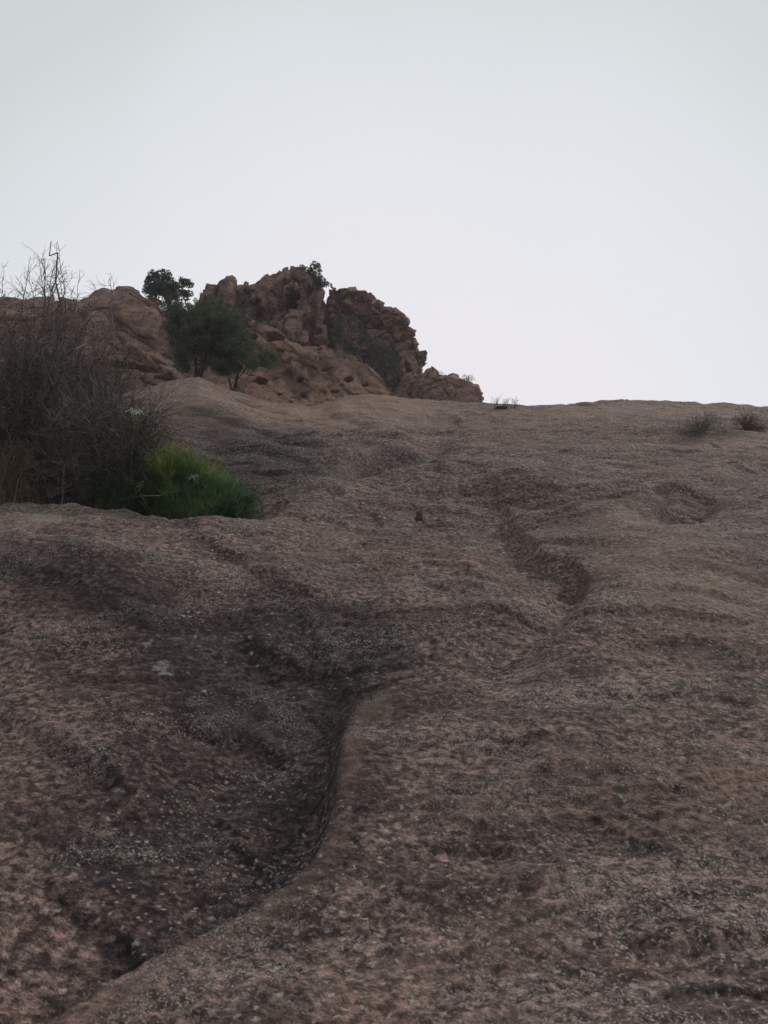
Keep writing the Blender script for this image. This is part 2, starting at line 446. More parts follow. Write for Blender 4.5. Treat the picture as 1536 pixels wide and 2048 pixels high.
    D += -48 * gauss(wu, wv, 1370, 1022, 58, 22, -20)
    D += -15 * gauss(wu, wv, 1480, 1325, 130, 18, 4)
    D += 26 * gauss(wu, wv, 1260, 1060, 90, 26, 10) + 20 * gauss(wu, wv, 1090, 985, 110, 16, 5) + 14 * gauss(wu, wv, 960, 955, 80, 12, 0)
    return D

def far_offset(u):
    """crest line of the slab, in photo pixels above the base crest (806)"""
    return np.interp(u, [-1500, -300, 100, 240, 330, 395, 450, 540, 620, 680, 740, 830, 960, 1060, 1220, 1340, 1470, 1560, 2200, 3500], [-40, 0, 5, 18, 38, 46, 18, -10, -15, 0, 9, 4, -7, -5, 2, -1, -9, -18, -60, -130])

def slab_height(X, Y):
    zb = zbase(Y)
    u, v = project(X, np.maximum(Y, 1.0), zb if np.ndim(zb) else np.full(X.shape, zb))
    v = np.minimum(v, 2400)
    v = np.where(Y > 11.8, 806 - (Y - 11.8) * 8, v)
    px = np.maximum(Y, 1.0) / F
    D = features(u, v, X, Y) * smooth(.9, 1.3, Y) * smooth(15, 12, Y)
    Z = zb + D * px
    Z = Z + far_offset(u) * smooth(7.5, 11.3, Y) * smooth(17, 12.3, Y) * Y / F
    # relief common to the whole slab: long ripples along the slope, lumps, grain
    a = math.radians(14); xr = X * math.cos(a) + Y * math.sin(a); yr = -X * math.sin(a) + Y * math.cos(a)
    fa = np.clip(Y / 5, .35, 1.15); amp = smooth(-3, 1, Y)
    ex = np.zeros(X.shape, np.float32) + .5
    Z = Z + .12 * pn(xr * .42, yr * .62) * fa
    Z = Z + .070 * (np.abs(pn(xr * 1.0 + 7, yr * 1.7)) - .2) * fa
    Z = Z - .050 * (np.abs(pn(xr * 1.9 + 3, yr * 3.3 + 1)) - .2) * fa
    Z = Z + .034 * pn(xr * 3.6, yr * 6.1) * fa
    Z = Z - .022 * (np.abs(pn(xr * 1.5 + 31, yr * 5.2 + 3)) - .2) * fa * smooth(-.15, .25, pn(X * .7 + 2, Y * .7))
    def saw(t, e):
        f_ = t - np.floor(t)
        return np.where(f_ < e, f_ / e, (1 - f_) / (1 - e)) - .5
    wv_ = pn(xr * .55 + 4, yr * .9 + 2); wv2 = pn(xr * 1.9 + 14, yr * 2.2 + 2)
    Z = Z + .032 * saw((yr + .5 * xr) * 1.3 + 2.4 * wv_ + .5 * wv2, .07) * smooth(.0, .22, pn(xr * .6 + 50, yr * 1.1)) * fa * amp
    Z = Z + .020 * saw((yr + .35 * xr) * 3.6 + 3.6 * wv_ + 1.3 * wv2 + .2 * pn(xr * 6, yr * 6), .08) * smooth(-.02, .2, pn(xr * 1.1 + 80, yr * 2.1)) * fa * amp
    Z = Z + .009 * saw(yr * 9 + 6.0 * wv_ + 3 * wv2 + .5 * pn(xr * 9, yr * 9), .10) * smooth(-.05, .2, pn(xr * 2.1 + 90, yr * 4.1)) * amp
    md = smooth(.05, .35, pn(X * .8 + 20, Y * .8)) + .45
    Z = Z - .020 * (np.abs(pn(xr * 6.5, yr * 9 + 5)) - .2) * 1.5 * np.clip(fa, .6, 1.1) * md
    near = Y < 9
    def sub(amp, fx, fy, ox, bil, lo, hi):
        m = (Y < hi) & (Y > 0) & (np.abs(X) < .62 * Y + .9)
        n_ = pn(xr[m] * fx + ox, yr[m] * fy + ox)
        if bil: n_ = .2 - np.abs(n_)
        Z[m] += amp * n_ * smooth(hi, lo, Y[m]) * (md[m] if bil else 1)
    sub(.015, 13, 17, 5, True, 6, 13)
    sub(.010, 27, 33, 2, False, 5, 11)
    sub(.0065, 45, 52, 8, True, 3.5, 8)
    sub(.0024, 85, 92, 3, False, 2.5, 5)
    return Z, u, v

rows = [-60, -40, -25, -15, -8, -5, -3, -2, -1.2, -.5, 0, .4, .8, 1.0, 1.1]
vv = np.arange(2300, 1052, -2.8)
# refine through the curve rather than the straight table
yg = np.linspace(1.1, 11.8, 6000); zg = zbase(yg); _, vg = project(yg * 0, yg, zg)
yb = np.interp(-vv, -vg, yg)
rows += list(yb)
yy = rows[-1]
while yy < 12.6:
    yy += .0030 * yy; rows.append(yy)
while yy < 200:
    yy *= 1.025; rows.append(yy)
rows = np.array(rows)
tin = np.linspace(-.54, .54, 550)
tout = .56 + np.cumsum(.004 * 1.14 ** np.arange(34))
tcol = np.concatenate([-tout[::-1], tin, tout])
wy = np.sqrt(np.maximum(rows, 0)**2 + 1.1**2)
GX = tcol[None, :] * wy[:, None]; GY = np.repeat(rows[:, None], len(tcol), 1)
GZ, GU, GV = slab_height(GX, GY)
nr, nc = GX.shape

def ground_z(x, y):
    i = int(np.clip(np.searchsorted(rows, y) - 1, 0, nr - 2)); fy = (y - rows[i]) / (rows[i + 1] - rows[i])
    t = x / math.sqrt(max(y, 0)**2 + 1.1**2)
    j = int(np.clip(np.searchsorted(tcol, t) - 1, 0, nc - 2)); fx = (t - tcol[j]) / (tcol[j + 1] - tcol[j])
    return float((GZ[i, j] * (1 - fx) + GZ[i, j + 1] * fx) * (1 - fy) + (GZ[i + 1, j] * (1 - fx) + GZ[i + 1, j + 1] * fx) * fy)

def hit(u, v, y0=1.3, y1=13):
    """first point of the slab along the ray of photo pixel (u, v)"""
    y = y0
    while y < y1:
        p = at(u, v, y)
        if p[2] < ground_z(p[0], y): break
        y *= 1.004
    p = at(u, v, y); return np.array([p[0], y, ground_z(p[0], y)])

idx = np.arange(nr * nc).reshape(nr, nc)
quads = np.stack([idx[:-1, :-1], idx[:-1, 1:], idx[1:, 1:], idx[1:, :-1]], -1).reshape(-1, 4)
slab = obj('rock_slab', np.stack([GX, GY, GZ], -1).reshape(-1, 3), quads, M_slab)
slab['kind'] = 'structure'
# where dark algae stains, shade painted into hollows and grooves, bare pale rock and crusty lichen lie on it
sn = pn(GX * 1.7, GY * 1.7) * .5
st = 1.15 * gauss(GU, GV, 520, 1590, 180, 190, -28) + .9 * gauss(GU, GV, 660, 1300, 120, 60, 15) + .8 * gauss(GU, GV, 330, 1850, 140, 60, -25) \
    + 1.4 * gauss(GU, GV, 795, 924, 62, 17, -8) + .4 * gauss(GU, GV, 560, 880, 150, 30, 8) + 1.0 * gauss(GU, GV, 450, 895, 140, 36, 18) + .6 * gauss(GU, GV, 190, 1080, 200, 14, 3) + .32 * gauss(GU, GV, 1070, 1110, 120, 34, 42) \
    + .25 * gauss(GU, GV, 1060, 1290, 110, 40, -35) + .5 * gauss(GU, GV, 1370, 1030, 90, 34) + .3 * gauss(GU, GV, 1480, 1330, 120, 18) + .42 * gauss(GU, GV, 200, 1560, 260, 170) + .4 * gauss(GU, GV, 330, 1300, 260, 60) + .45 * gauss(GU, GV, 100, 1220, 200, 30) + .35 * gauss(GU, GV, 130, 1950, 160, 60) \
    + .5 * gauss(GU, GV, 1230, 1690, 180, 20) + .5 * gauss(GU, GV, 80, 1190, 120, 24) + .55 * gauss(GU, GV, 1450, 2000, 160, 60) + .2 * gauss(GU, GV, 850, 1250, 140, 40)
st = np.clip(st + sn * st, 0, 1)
pl = 1.0 * gauss(GU, GV, 730, 826, 110, 22) + .6 * gauss(GU, GV, 340, 832, 100, 22) + .75 * gauss(GU, GV, 1230, 825, 170, 14) + .55 * gauss(GU, GV, 1480, 890, 160, 14) \
    + .5 * gauss(GU, GV, 560, 835, 90, 12) + .6 * gauss(GU, GV, 1380, 1180, 110, 50, 20) + .45 * gauss(GU, GV, 1270, 1060, 80, 26, 20) + .4 * gauss(GU, GV, 950, 1900, 150, 40, -20) + .7 * gauss(GU, GV, 50, 1100, 90, 14) + .3 * gauss(GU, GV, 250, 2010, 110, 25, -28)
d_, p_ = polyd(GU, GV, [(738, 1382), (702, 1408), (686, 1460), (677, 1530), (670, 1600), (650, 1680), (600, 1748), (548, 1790), (470, 1842), (380, 1882), (290, 1925), (190, 1985), (80, 2058)])
pl = pl + .40 * np.exp(-((d_ - 22) / 24)**2)
pl = np.clip(pl * (1 - 2 * np.abs(sn)), 0, 1)
cr_ = 1.0 * gauss(GU, GV, 325, 1335, 24, 12) + .85 * gauss(GU, GV, 298, 1300, 16, 7) + .6 * gauss(GU, GV, 85, 1100, 34, 8) + .62 * gauss(GU, GV, 110, 1082, 200, 18, 3) \
    + .6 * gauss(GU, GV, 165, 1790, 16, 14)
for nm, arr in (('stain_shade', st), ('pale', pl), ('crust', np.clip(cr_, 0, 1))):
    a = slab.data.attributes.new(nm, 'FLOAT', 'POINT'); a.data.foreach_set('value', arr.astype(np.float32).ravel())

# far hillside, one coarse sheet under everything, out to the horizon
gx = np.linspace(-1, 1, 120); gx = np.sign(gx) * np.abs(gx)**2.2 * 400
HX, HY = np.meshgrid(gx, gx)
rr = np.hypot(HX, HY - 40)
HZ = np.where(HY < 0, zbase(np.clip(HY, -60, 0)) - 1.2, zbase(np.clip(HY, 0, 200)) - 1.2) - smooth(60, 900, rr) * 60 - np.maximum(np.abs(HX) - 60, 0) * .06
HZ = HZ + 2.5 * pn(HX * .02, HY * .02) * smooth(40, 150, rr) - 1.5
ii = np.arange(120 * 120).reshape(120, 120)
hs = obj('hillside', np.stack([HX, HY, HZ], -1).reshape(-1, 3), np.stack([ii[:-1, :-1], ii[:-1, 1:], ii[1:, 1:], ii[1:, :-1]], -1).reshape(-1, 4), M_soil)
hs['kind'] = 'structure'

# ------------------------------------------------------------------ rock masses: an implicit volume, meshed with surface nets
def surface_nets(f, org, h):
    inside = f < 0
    nx, ny, nz_ = f.shape
    acc = np.zeros((nx - 1, ny - 1, nz_ - 1, 3), np.float32); cnt = np.zeros((nx - 1, ny - 1, nz_ - 1), np.float32)
    for ax in range(3):
        sl0 = [slice(None)] * 3; sl1 = [slice(None)] * 3
        sl0[ax] = slice(0, -1); sl1[ax] = slice(1, None)
        a = f[tuple(sl0)]; b = f[tuple(sl1)]
        cross = (a < 0) != (b < 0)
        t = np.where(cross, a / np.where(cross, a - b, 1), 0).astype(np.float32)
        o1, o2 = [i for i in range(3) if i != ax]
        for da in (0, 1):
            for db in (0, 1):
                s = [slice(None)] * 3
                s[o1] = slice(da, a.shape[o1] - 1 + da); s[o2] = slice(db, a.shape[o2] - 1 + db)
                c = cross[tuple(s)]; tt = t[tuple(s)]
                cnt += c
                acc[..., ax] += np.where(c, tt, 0)
                if da: acc[..., o1] += c
                if db: acc[..., o2] += c
    act = cnt > 0
    ids = np.full(act.shape, -1, np.int64); ids[act] = np.arange(act.sum())
    ijk = np.argwhere(act)
    V = (ijk + acc[act] / cnt[act][:, None]) * h + org
    quads = []
    for ax in range(3):
        sl0 = [slice(None)] * 3; sl1 = [slice(None)] * 3
        sl0[ax] = slice(0, -1); sl1[ax] = slice(1, None)
        a = inside[tuple(sl0)]; b = inside[tuple(sl1)]
        o1, o2 = [i for i in range(3) if i != ax]
        s = [slice(None)] * 3; s[o1] = slice(1, -1); s[o2] = slice(1, -1)
        for flip, m in ((False, a & ~b), (True, ~a & b)):
            e = np.argwhere(m[tuple(s)])
            if not len(e): continue
            e[:, o1] += 1; e[:, o2] += 1
            def cell(d1, d2):
                c = e.copy(); c[:, o1] -= d1; c[:, o2] -= d2
                return ids[c[:, 0], c[:, 1], c[:, 2]]
            q = np.stack([cell(1, 1), cell(0, 1), cell(0, 0), cell(1, 0)], -1)
            if (ax == 1) != flip: q = q[:, ::-1]
            quads.append(q)
    return V, np.concatenate(quads)

def poly_sd(poly, u, v):
    """inside-positive distance to a polygon, px"""
    P = np.array(poly, float); Q = np.roll(P, -1, 0)
    best = np.full(u.shape, 1e9, np.float32); ins = np.zeros(u.shape, bool)
    for (ax, ay), (bx, by) in zip(P, Q):
        dx, dy = bx - ax, by - ay
        t = np.clip(((u - ax) * dx + (v - ay) * dy) / (dx * dx + dy * dy + 1e-9), 0, 1)
        best = np.minimum(best, np.hypot(u - ax - t * dx, v - ay - t * dy))
        c = ((ay > v) != (by > v)) & (u < dx * (v - ay) / (dy if abs(dy) > 1e-9 else 1e-9) + ax)
        ins ^= c
    return np.where(ins, best, -best)

K = .5      # metres per authoring unit for the crags
class Lump:
    def __init__(s, poly, y0, thick, round_, lean=.45, vref=None, side=0.0):
        y0 *= K; thick *= K; round_ *= K
        s.poly = poly; s.y0 = y0; s.T = thick; s.Rr = round_; s.lean = lean
        P = np.array(poly); s.vref = vref or P[:, 1].mean(); s.uref = P[:, 0].mean(); s.side = side
        s.u0, s.v0 = P.min(0) - 30; s.u1, s.v1 = P.max(0) + 30
        gu = np.arange(s.u0, s.u1 + 2, 2); gv = np.arange(s.v0, s.v1 + 2, 2)
        U, V_ = np.meshgrid(gu, gv, indexing='ij'); s.map = poly_sd(poly, U, V_).astype(np.float32)
    def sd(s, u, v):
        a = np.clip((u - s.u0) / 2, 0, s.map.shape[0] - 1.001); b = np.clip((v - s.v0) / 2, 0, s.map.shape[1] - 1.001)
        i = a.astype(int); j = b.astype(int); fa = a - i; fb = b - j
        m = s.map
        return (m[i, j] * (1 - fa) + m[i + 1, j] * fa) * (1 - fb) + (m[i, j + 1] * (1 - fa) + m[i + 1, j + 1] * fa) * fb
    def centre(s, u, v):
        return s.y0 + (s.lean * (s.vref - v) + s.side * (u - s.uref)) * s.y0 / F
    def half(s, sdm):
        return s.T * (1 - np.exp(-np.maximum(sdm, 0) / s.Rr))
    def f(s, u, v, y):
        m = s.sd(u, v) * s.y0 / F
        return (np.abs(y - s.centre(u, v)) - s.half(m)) * s.Rr / (s.Rr + s.T * .5) + np.maximum(-m, 0)
    def front(s, u, v):
        u = np.array([float(u)]); v = np.array([float(v)])
        m = s.sd(u, v) * s.y0 / F
        return float((s.centre(u, v) - s.half(m))[0])

def rock(name, label, lumps, mat, h, disp, pits=(), cat='rock outcrop', warp=2.5, relief=None):
    h *= K
    pts = []
    for L in lumps:
        for (u, v) in ((L.u0, L.v0), (L.u1, L.v1), (L.u0, L.v1), (L.u1, L.v0)):
            yc = float(L.centre(np.array([u]), np.array([v]))[0])
            for dy in (-L.T - .3, L.T + .3): pts.append(at(u, v, yc + dy))
    pts = np.array(pts); lo = pts.min(0); hi = pts.max(0)
    q4 = 4
    n = (np.ceil((hi - lo) / h / q4).astype(int) + 1) * q4
    def axes(step, off):
        a_ = [(lo[i] + (np.arange(n[i] // step) * step + off) * h).astype(np.float32) for i in range(3)]
        return np.meshgrid(*a_, indexing='ij')
    def vol(X, Y, Z, wp):
        u, v = project(X, Y, Z); u = u.astype(np.float32); v = v.astype(np.float32)
        if wp:
            u = u + wp * 2 * pn(X * 2.6, Y * 2.6, Z * 2.6)
            v = v + wp * 1.6 * pn(X * 2.6 + 40, Y * 2.6, Z * 2.6)
        f = None
        for L in lumps:
            g = L.f(u, v, Y)
            if f is None: f = g
            else:
                k = .12 * K
                hh = np.clip(.5 + .5 * (g - f) / k, 0, 1)
                f = g * (1 - hh) + f * hh - k * hh * (1 - hh)
        return f, u, v
    # coarse pass first; the fine field is worked out only near the surface
    Xc, Yc, Zc = axes(q4, q4 / 2 - .5)
    fc, _, _ = vol(Xc, Yc, Zc, 0)
    up4 = lambda A: A.repeat(q4, 0).repeat(q4, 1).repeat(q4, 2)
    f = up4(fc.astype(np.float32))
    near = np.abs(fc) < .55 * K + q4 * h
    m = up4(near)
    ijk = np.nonzero(m)
    X, Y, Z = ((lo[i] + ijk[i] * h).astype(np.float32) for i in range(3))
    g, u, v = vol(X, Y, Z, warp)
    g = (g + K * disp(X / K, Y / K, Z / K, u, v)).astype(np.float32)
    for (pu, pv, ru, rv, rd) in pits:
        yf = min((L.front(pu, pv) for L in lumps if L.sd(np.array([float(pu)]), np.array([float(pv)]))[0] > 0), default=None)
        if yf is None: continue
        rd = rd * K
        c = at(pu, pv, yf + rd * .25); k = yf / F
        w = np.nonzero((np.abs(X - c[0]) < ru * k * 1.6) & (np.abs(Z - c[2]) < rv * k * 1.8) & (np.abs(Y - c[1]) < rd * 1.6))[0]
        if not len(w): continue
        xx = (X[w] - c[0]) / (ru * k); zz = (Z[w] - c[2]) / (rv * k)
        q = np.sqrt(xx**2 + zz**2 + ((Y[w] - c[1]) / rd)**2) + .75 * pn(xx * .9 + pu, zz * .9 + pv, Y[w] * 2)
        g[w] = np.maximum(g[w], (1 - q) * min(ru, rv) * k * 1.2)
    f[ijk] = g
    f[0] = f[-1] = 1; f[:, 0] = f[:, -1] = 1; f[:, :, 0] = f[:, :, -1] = 1
    V, Q = surface_nets(f, lo, h)
    yb = float(np.mean([L.y0 for L in lumps]))
    bx = float(V[:, 0].mean())
    o = obj(name, V, Q, mat, origin=(bx, yb, float(V[:, 2].min())))
    return tag(o, label, cat)

def ridge(n): return np.abs(n) - .2
def cracks(X, Y, Z, fx, fz, sh, dep):
    """narrow joints that cut into the rock"""
    n = pn(X * fx + sh, Y * fx * .6, Z * fz) + .12 * pn(X * 3 + sh, Y * 3, Z * 3)
    return dep * smooth(.055, .0, np.abs(n))
def steps(X, Y, Z, fx, fy, fz, sh):
    """blocky jointing: one random offset per warped cell"""
    w = pn(X * .5 + sh, Y * .5, Z * .5) * 1.3
    a = np.floor(X * fx + Z * .35 * fx + w).astype(np.int32) & 255
    b = np.floor(Z * fz - X * .3 * fz + w * .7).astype(np.int32) & 255
    c = np.floor(Y * fy + w * .5).astype(np.int32) & 255
    return (PERM[PERM[PERM[a] + b] + c] / 255.0 - .5)
def d_smooth(X, Y, Z, u, v):
    a = -.5 * ridge(pn(X * .5, Y * .5, Z * .75))
    zz = Z * .8 + X * .55                                  # sheets dipping to the right
    a += -.26 * ridge(pn(X * .5, Y * .5, zz * 2.0)) + .12 * ridge(pn(X * 1.3, Y * 1.3, zz * 3.4))
    return a - .05 * ridge(pn(X * 3, Y * 3, zz * 6)) + .02 * pn(X * 9, Y * 9, Z * 9) + cracks(X, Y, zz, .35, .8, 12, .22)
def d_crag(X, Y, Z, u, v):
    a = .62 * ridge(pn(X * .95, Y * .7, Z * .30)) * smooth(700, 600, v)       # hanging flutes
    a += -.30 * ridge(pn(X * 1.8 + 5, Y * 1.8, Z * .8))
    a += .26 * smooth(.05, .4, pn(X * 1.15 + 9, Y * 1.15, Z * .8))
    a += -.10 * ridge(pn(X * 3.6 + 5, Y * 3.6, Z * 1.8))
    return a + .03 * pn(X * 8, Y * 8, Z * 4) + cracks(X, Y, Z, .75, .3, 5, .34)
def d_block(X, Y, Z, u, v):
    a = .60 * steps(X, Y, Z, .55, .6, .65, 3) + .22 * steps(X, Y, Z, 1.3, 1.2, 1.5, 8)
    a += -.22 * ridge(pn(X * .8 + 3, Y * .8, Z * .8)) - .06 * ridge(pn(X * 2.4, Y * 2.4, Z * 2.0))
    return a + .03 * pn(X * 7, Y * 7, Z * 7) + cracks(X + .3 * Z, Y, Z, .6, .35, 9, .34) + cracks(X, Y, Z - .3 * X, .25, .9, 19, .34)
def d_pit(X, Y, Z, u, v):
    zz = Z * .75 + X * .6
    a = -.52 * ridge(pn(X * .7, Y * .7, zz * 1.0))
    a += -.24 * ridge(pn(X * 1.2 + 2, Y * 1.2, zz * 2.6)) + .10 * ridge(pn(X * 2.2 + Z, Y * 2.2, zz * 4))
    a += .20 * smooth(.20, .42, pn(X * 1.5 + 2, Y * 1.5, Z * 1.7))
    return a + .03 * pn(X * 7, Y * 7, Z * 7) + cracks(X, Y, zz, .4, .6, 33, .20)

rock('rock_dome', 'rounded red-brown rock dome left of the tree on the skyline, with a shadowed overhang',
     [Lump([(120, 640), (150, 603), (178, 585), (210, 573), (243, 570), (272, 582), (298, 592), (322, 604), (334, 650), (348, 705), (380, 752), (400, 800), (400, 880), (80, 880), (100, 700)], 43, 3.2, 1.4, 1.0),
      Lump([(196, 660), (228, 660), (270, 675), (318, 700), (352, 732), (392, 764), (400, 790), (360, 775), (318, 748), (262, 716), (205, 690)], 40.0, 1.3, .3, .9),
      Lump([(212, 600), (245, 582), (300, 598), (320, 640), (322, 690), (290, 680), (240, 650), (216, 630)], 41.6, 1.0, .5, 1.0)],
     M_dome, .085, d_smooth, pits=[(262, 738, 52, 17, 2.6), (205, 618, 26, 7, .8), (330, 760, 22, 7, 1.2)])
rock('rock_ridge', 'low red-brown rock ridge behind the bare twigs at the left edge',
     [Lump([(-900, 880), (-820, 800), (-640, 720), (-420, 650), (-260, 606), (-140, 590), (-60, 596), (0, 597), (22, 592), (45, 596), (70, 591), (110, 592), (150, 602), (190, 640), (200, 760), (200, 880)], 45, 2.8, 1.0, .9)],
     M_dome, .17, d_smooth, pits=[(30, 640, 50, 6, 1.0)])
rock('rock_ridge', 'low rock saddle behind the big evergreen, closing the gap between dome and crag',
     [Lump([(290, 660), (315, 632), (345, 622), (380, 616), (410, 612), (450, 640), (470, 700), (470, 860), (290, 860)], 47, 1.8, .8, .5)],
     M_dome, .12, d_smooth)
rock('rock_crag', 'dark craggy fluted rock tower at the top with a small tree on its crest',
     [Lump([(396, 640), (397, 604), (402, 586), (425, 572), (470, 570), (505, 568), (528, 556), (566, 545), (606, 543), (630, 552), (642, 562), (648, 590), (652, 612), (668, 626), (672, 660), (668, 720), (640, 760), (420, 760), (400, 700)], 48.6, 2.2, .5, .35),
      Lump([(398, 604), (401, 579), (421, 566), (436, 566), (446, 580), (440, 620), (420, 650), (402, 650)], 46.6, 1.0, .5, .5),
      Lump([(430, 600), (428, 572), (452, 551), (466, 551), (478, 566), (486, 590), (470, 625), (440, 640)], 46.2, 1.1, .45, .6),
      Lump([(478, 580), (490, 566), (520, 562), (530, 575), (520, 600), (490, 608)], 46.3, .8, .35, .3),
      Lump([(512, 566), (528, 553), (548, 546), (560, 541), (572, 560), (576, 600), (560, 622), (538, 628), (520, 610)], 45.6, 1.0, .5, .2),
      Lump([(545, 560), (566, 537), (588, 533), (606, 540), (628, 551), (616, 566), (590, 566), (570, 575)], 45.2, .9, .3, .2),
      Lump([(604, 560), (616, 548), (630, 552), (632, 600), (624, 640), (614, 640), (606, 606)], 45.2, .7, .25, .0),
      Lump([(630, 570), (641, 560), (651, 586), (650, 640), (640, 668), (632, 640), (630, 610)], 45.6, .6, .25, .0),
      Lump([(590, 566), (600, 562), (606, 590), (598, 612), (588, 600)], 45.6, .5, .2, .0),
      Lump([(618, 650), (634, 640), (652, 650), (656, 680), (640, 690), (620, 684)], 45.0, .7, .35, .2),
      Lump([(520, 644), (545, 628), (580, 618), (612, 618), (620, 650), (616, 700), (590, 702), (550, 690), (526, 672)], 45.0, 1.1, .5, .7)],
     M_crag, .075, d_crag, pits=[(583, 606, 20, 30, 2.6), (506, 604, 24, 13, 1.8), (620, 590, 8, 22, .8), (648, 612, 6, 22, .8), (637, 662, 9, 8, .8), (632, 702, 8, 14, 1.4), (540, 640, 8, 5, .6)], warp=1.5)
rock('rock_crag', 'dark overhanging crag with a stepped right profile, right of the narrow gap',
     [Lump([(658, 640), (657, 600), (658, 582), (672, 580), (711, 580), (744, 592), (758, 602), (771, 616), (792, 622), (806, 640), (812, 660), (818, 680), (828, 690), (838, 700), (846, 704), (846, 722), (840, 745), (838, 775), (800, 800), (700, 800), (660, 720)], 48.5, 2.2, .35, .2, side=.3),
      Lump([(655, 620), (656, 578), (664, 572), (671, 575), (673, 600), (668, 650), (656, 650)], 46.2, .6, .15, .0),
      Lump([(672, 600), (674, 578), (688, 574), (711, 574), (712, 584), (706, 612), (690, 640), (674, 640)], 46.4, .8, .18, .1),
      Lump([(712, 600), (712, 582), (730, 582), (745, 586), (747, 600), (742, 625), (724, 622)], 46.3, .8, .18, .1),
      Lump([(746, 616), (749, 600), (758, 596), (770, 606), (770, 616), (760, 624)], 46.2, .7, .2, .0),
      Lump([(757, 620), (771, 613), (792, 615), (812, 630), (821, 644), (817, 654), (806, 662), (800, 690), (778, 668), (762, 645)], 46.4, 1.0, .22, -.3),
      Lump([(770, 668), (790, 652), (818, 651), (834, 661), (828, 673), (812, 684), (780, 690)], 47.0, .9, .12, .0),
      Lump([(790, 690), (812, 676), (828, 671), (836, 682), (844, 687), (838, 702), (800, 710)], 47.0, .9, .12, .0),
      Lump([(795, 710), (820, 698), (847, 696), (858, 697), (852, 722), (842, 746), (839, 770), (800, 770)], 47.0, .9, .15, .0),
      Lump([(786, 690), (806, 680), (826, 692), (832, 720), (826, 772), (800, 790), (790, 742)], 46.2, 1.0, .4, .2)],
     M_crag, .075, lambda X, Y, Z, u, v: .55 * d_block(X, Y, Z, u, v), pits=[(714, 634, 20, 6, 1.0), (690, 622, 14, 7, .8), (810, 672, 5, 5, .5)], warp=.7)
rock('pitted_rock', 'ochre-brown weathered rock with caves and round pits below the dark crags',
     [Lump([(380, 760), (420, 735), (470, 720), (500, 700), (560, 690), (600, 690), (650, 690), (690, 702), (720, 716), (745, 735), (765, 757), (785, 780), (806, 798), (806, 860), (360, 880)], 42.5, 2.4, 1.3, 1.0, side=.1),
      Lump([(484, 648), (500, 640), (530, 644), (556, 654), (575, 672), (605, 692), (640, 708), (630, 722), (590, 712), (568, 698), (556, 716), (520, 720), (490, 700)], 41.4, 1.0, .35, .9),
      Lump([(556, 712), (576, 703), (600, 716), (620, 742), (622, 775), (600, 788), (580, 775), (585, 748), (565, 735)], 40.4, .8, .4, .5),
      Lump([(470, 745), (510, 735), (540, 750), (556, 775), (600, 785), (640, 800), (640, 850), (460, 850)], 39.6, .9, .6, .6),
      Lump([(630, 705), (690, 703), (730, 730), (770, 775), (780, 810), (700, 815), (660, 780), (636, 740)], 41.2, 1.0, .5, 1.0)],
     M_pit, .075, d_pit, pits=[(546, 678, 25, 17, 2.6), (503, 682, 17, 18, 2.0), (582, 709, 7, 6, 1.0), (574, 736, 13, 20, .9), (697, 761, 10, 11, 1.3), (731, 769, 8, 5, .9), (522, 764, 17, 14, 1.5), (559, 789, 6, 5, .7), (732, 728, 22, 10, 1.2), (640, 700, 9, 7, .8), (600, 760, 8, 6, .7), (668, 782, 12, 5, .6), (610, 792, 10, 6, .6), (696, 799, 8, 5, .8), (716, 794, 7, 5, .8), (655, 738, 14, 5, .5), (752, 796, 7, 4, .5)], warp=1.8)
rock('boulder', 'squat grey-brown boulder with small plants on top, at the right foot of the crags',
     [Lump([(818, 880), (818, 790), (824, 764), (836, 753), (850, 748), (868, 750), (886, 752), (905, 748), (926, 757), (944, 764), (957, 770), (965, 785), (966, 800), (965, 880)], 42.5, 2.0, .5, .3),
      Lump([(838, 790), (848, 752), (855, 742), (863, 734), (871, 741), (880, 756), (886, 790)], 42.4, 1.0, .3, .0),
      Lump([(905, 760), (926, 762), (955, 775), (962, 800), (960, 860), (900, 860)], 41.6, 1.2, .5, .2)],
     M_dome, .065, lambda X, Y, Z, u, v: .4 * d_block(X, Y, Z, u, v), warp=1.0, cat='boulder')
rock('boulder', 'small rounded rock wedged in the dark gap between the pitted rock and the squat boulder',
     [Lump([(780, 790), (800, 760), (812, 746), (824, 744), (832, 760), (840, 785), (846, 860), (780, 860)], 43.0, .9, .4, .3)],
     M_dome, .065, lambda X, Y, Z, u, v: .3 * d_block(X, Y, Z, u, v), warp=1.0, cat='boulder')

# ------------------------------------------------------------------ plants
def tubes(segs, k=4):
    """segs: (n, 8) p0 p1 r0 r1 -> verts, quads"""
    S = np.asarray(segs, float)
    a = S[:, 0:3]; b = S[:, 3:6]; d = b - a; L = np.linalg.norm(d, axis=1)[:, None] + 1e-9; d = d / L
    ref = np.where(np.abs(d[:, 2:3]) > .9, np.array([[1., 0, 0]]), np.array([[0., 0, 1.]]))
    s = np.cross(d, ref); s /= np.linalg.norm(s, axis=1)[:, None]; t = np.cross(d, s)
    V = []
    for e, r in ((a, S[:, 6:7]), (b + d * S[:, 7:8] * .4, S[:, 7:8])):
        for i in range(k):
            an = 2 * math.pi * i / k
            V.append(e + r * (math.cos(an) * s + math.sin(an) * t))
    V = np.stack(V, 1).reshape(-1, 3)
    base = np.arange(len(S))[:, None] * 2 * k
    Q = [base + np.array([[i, (i + 1) % k, k + (i + 1) % k, k + i]]) for i in range(k)]
    return V, np.concatenate(Q)

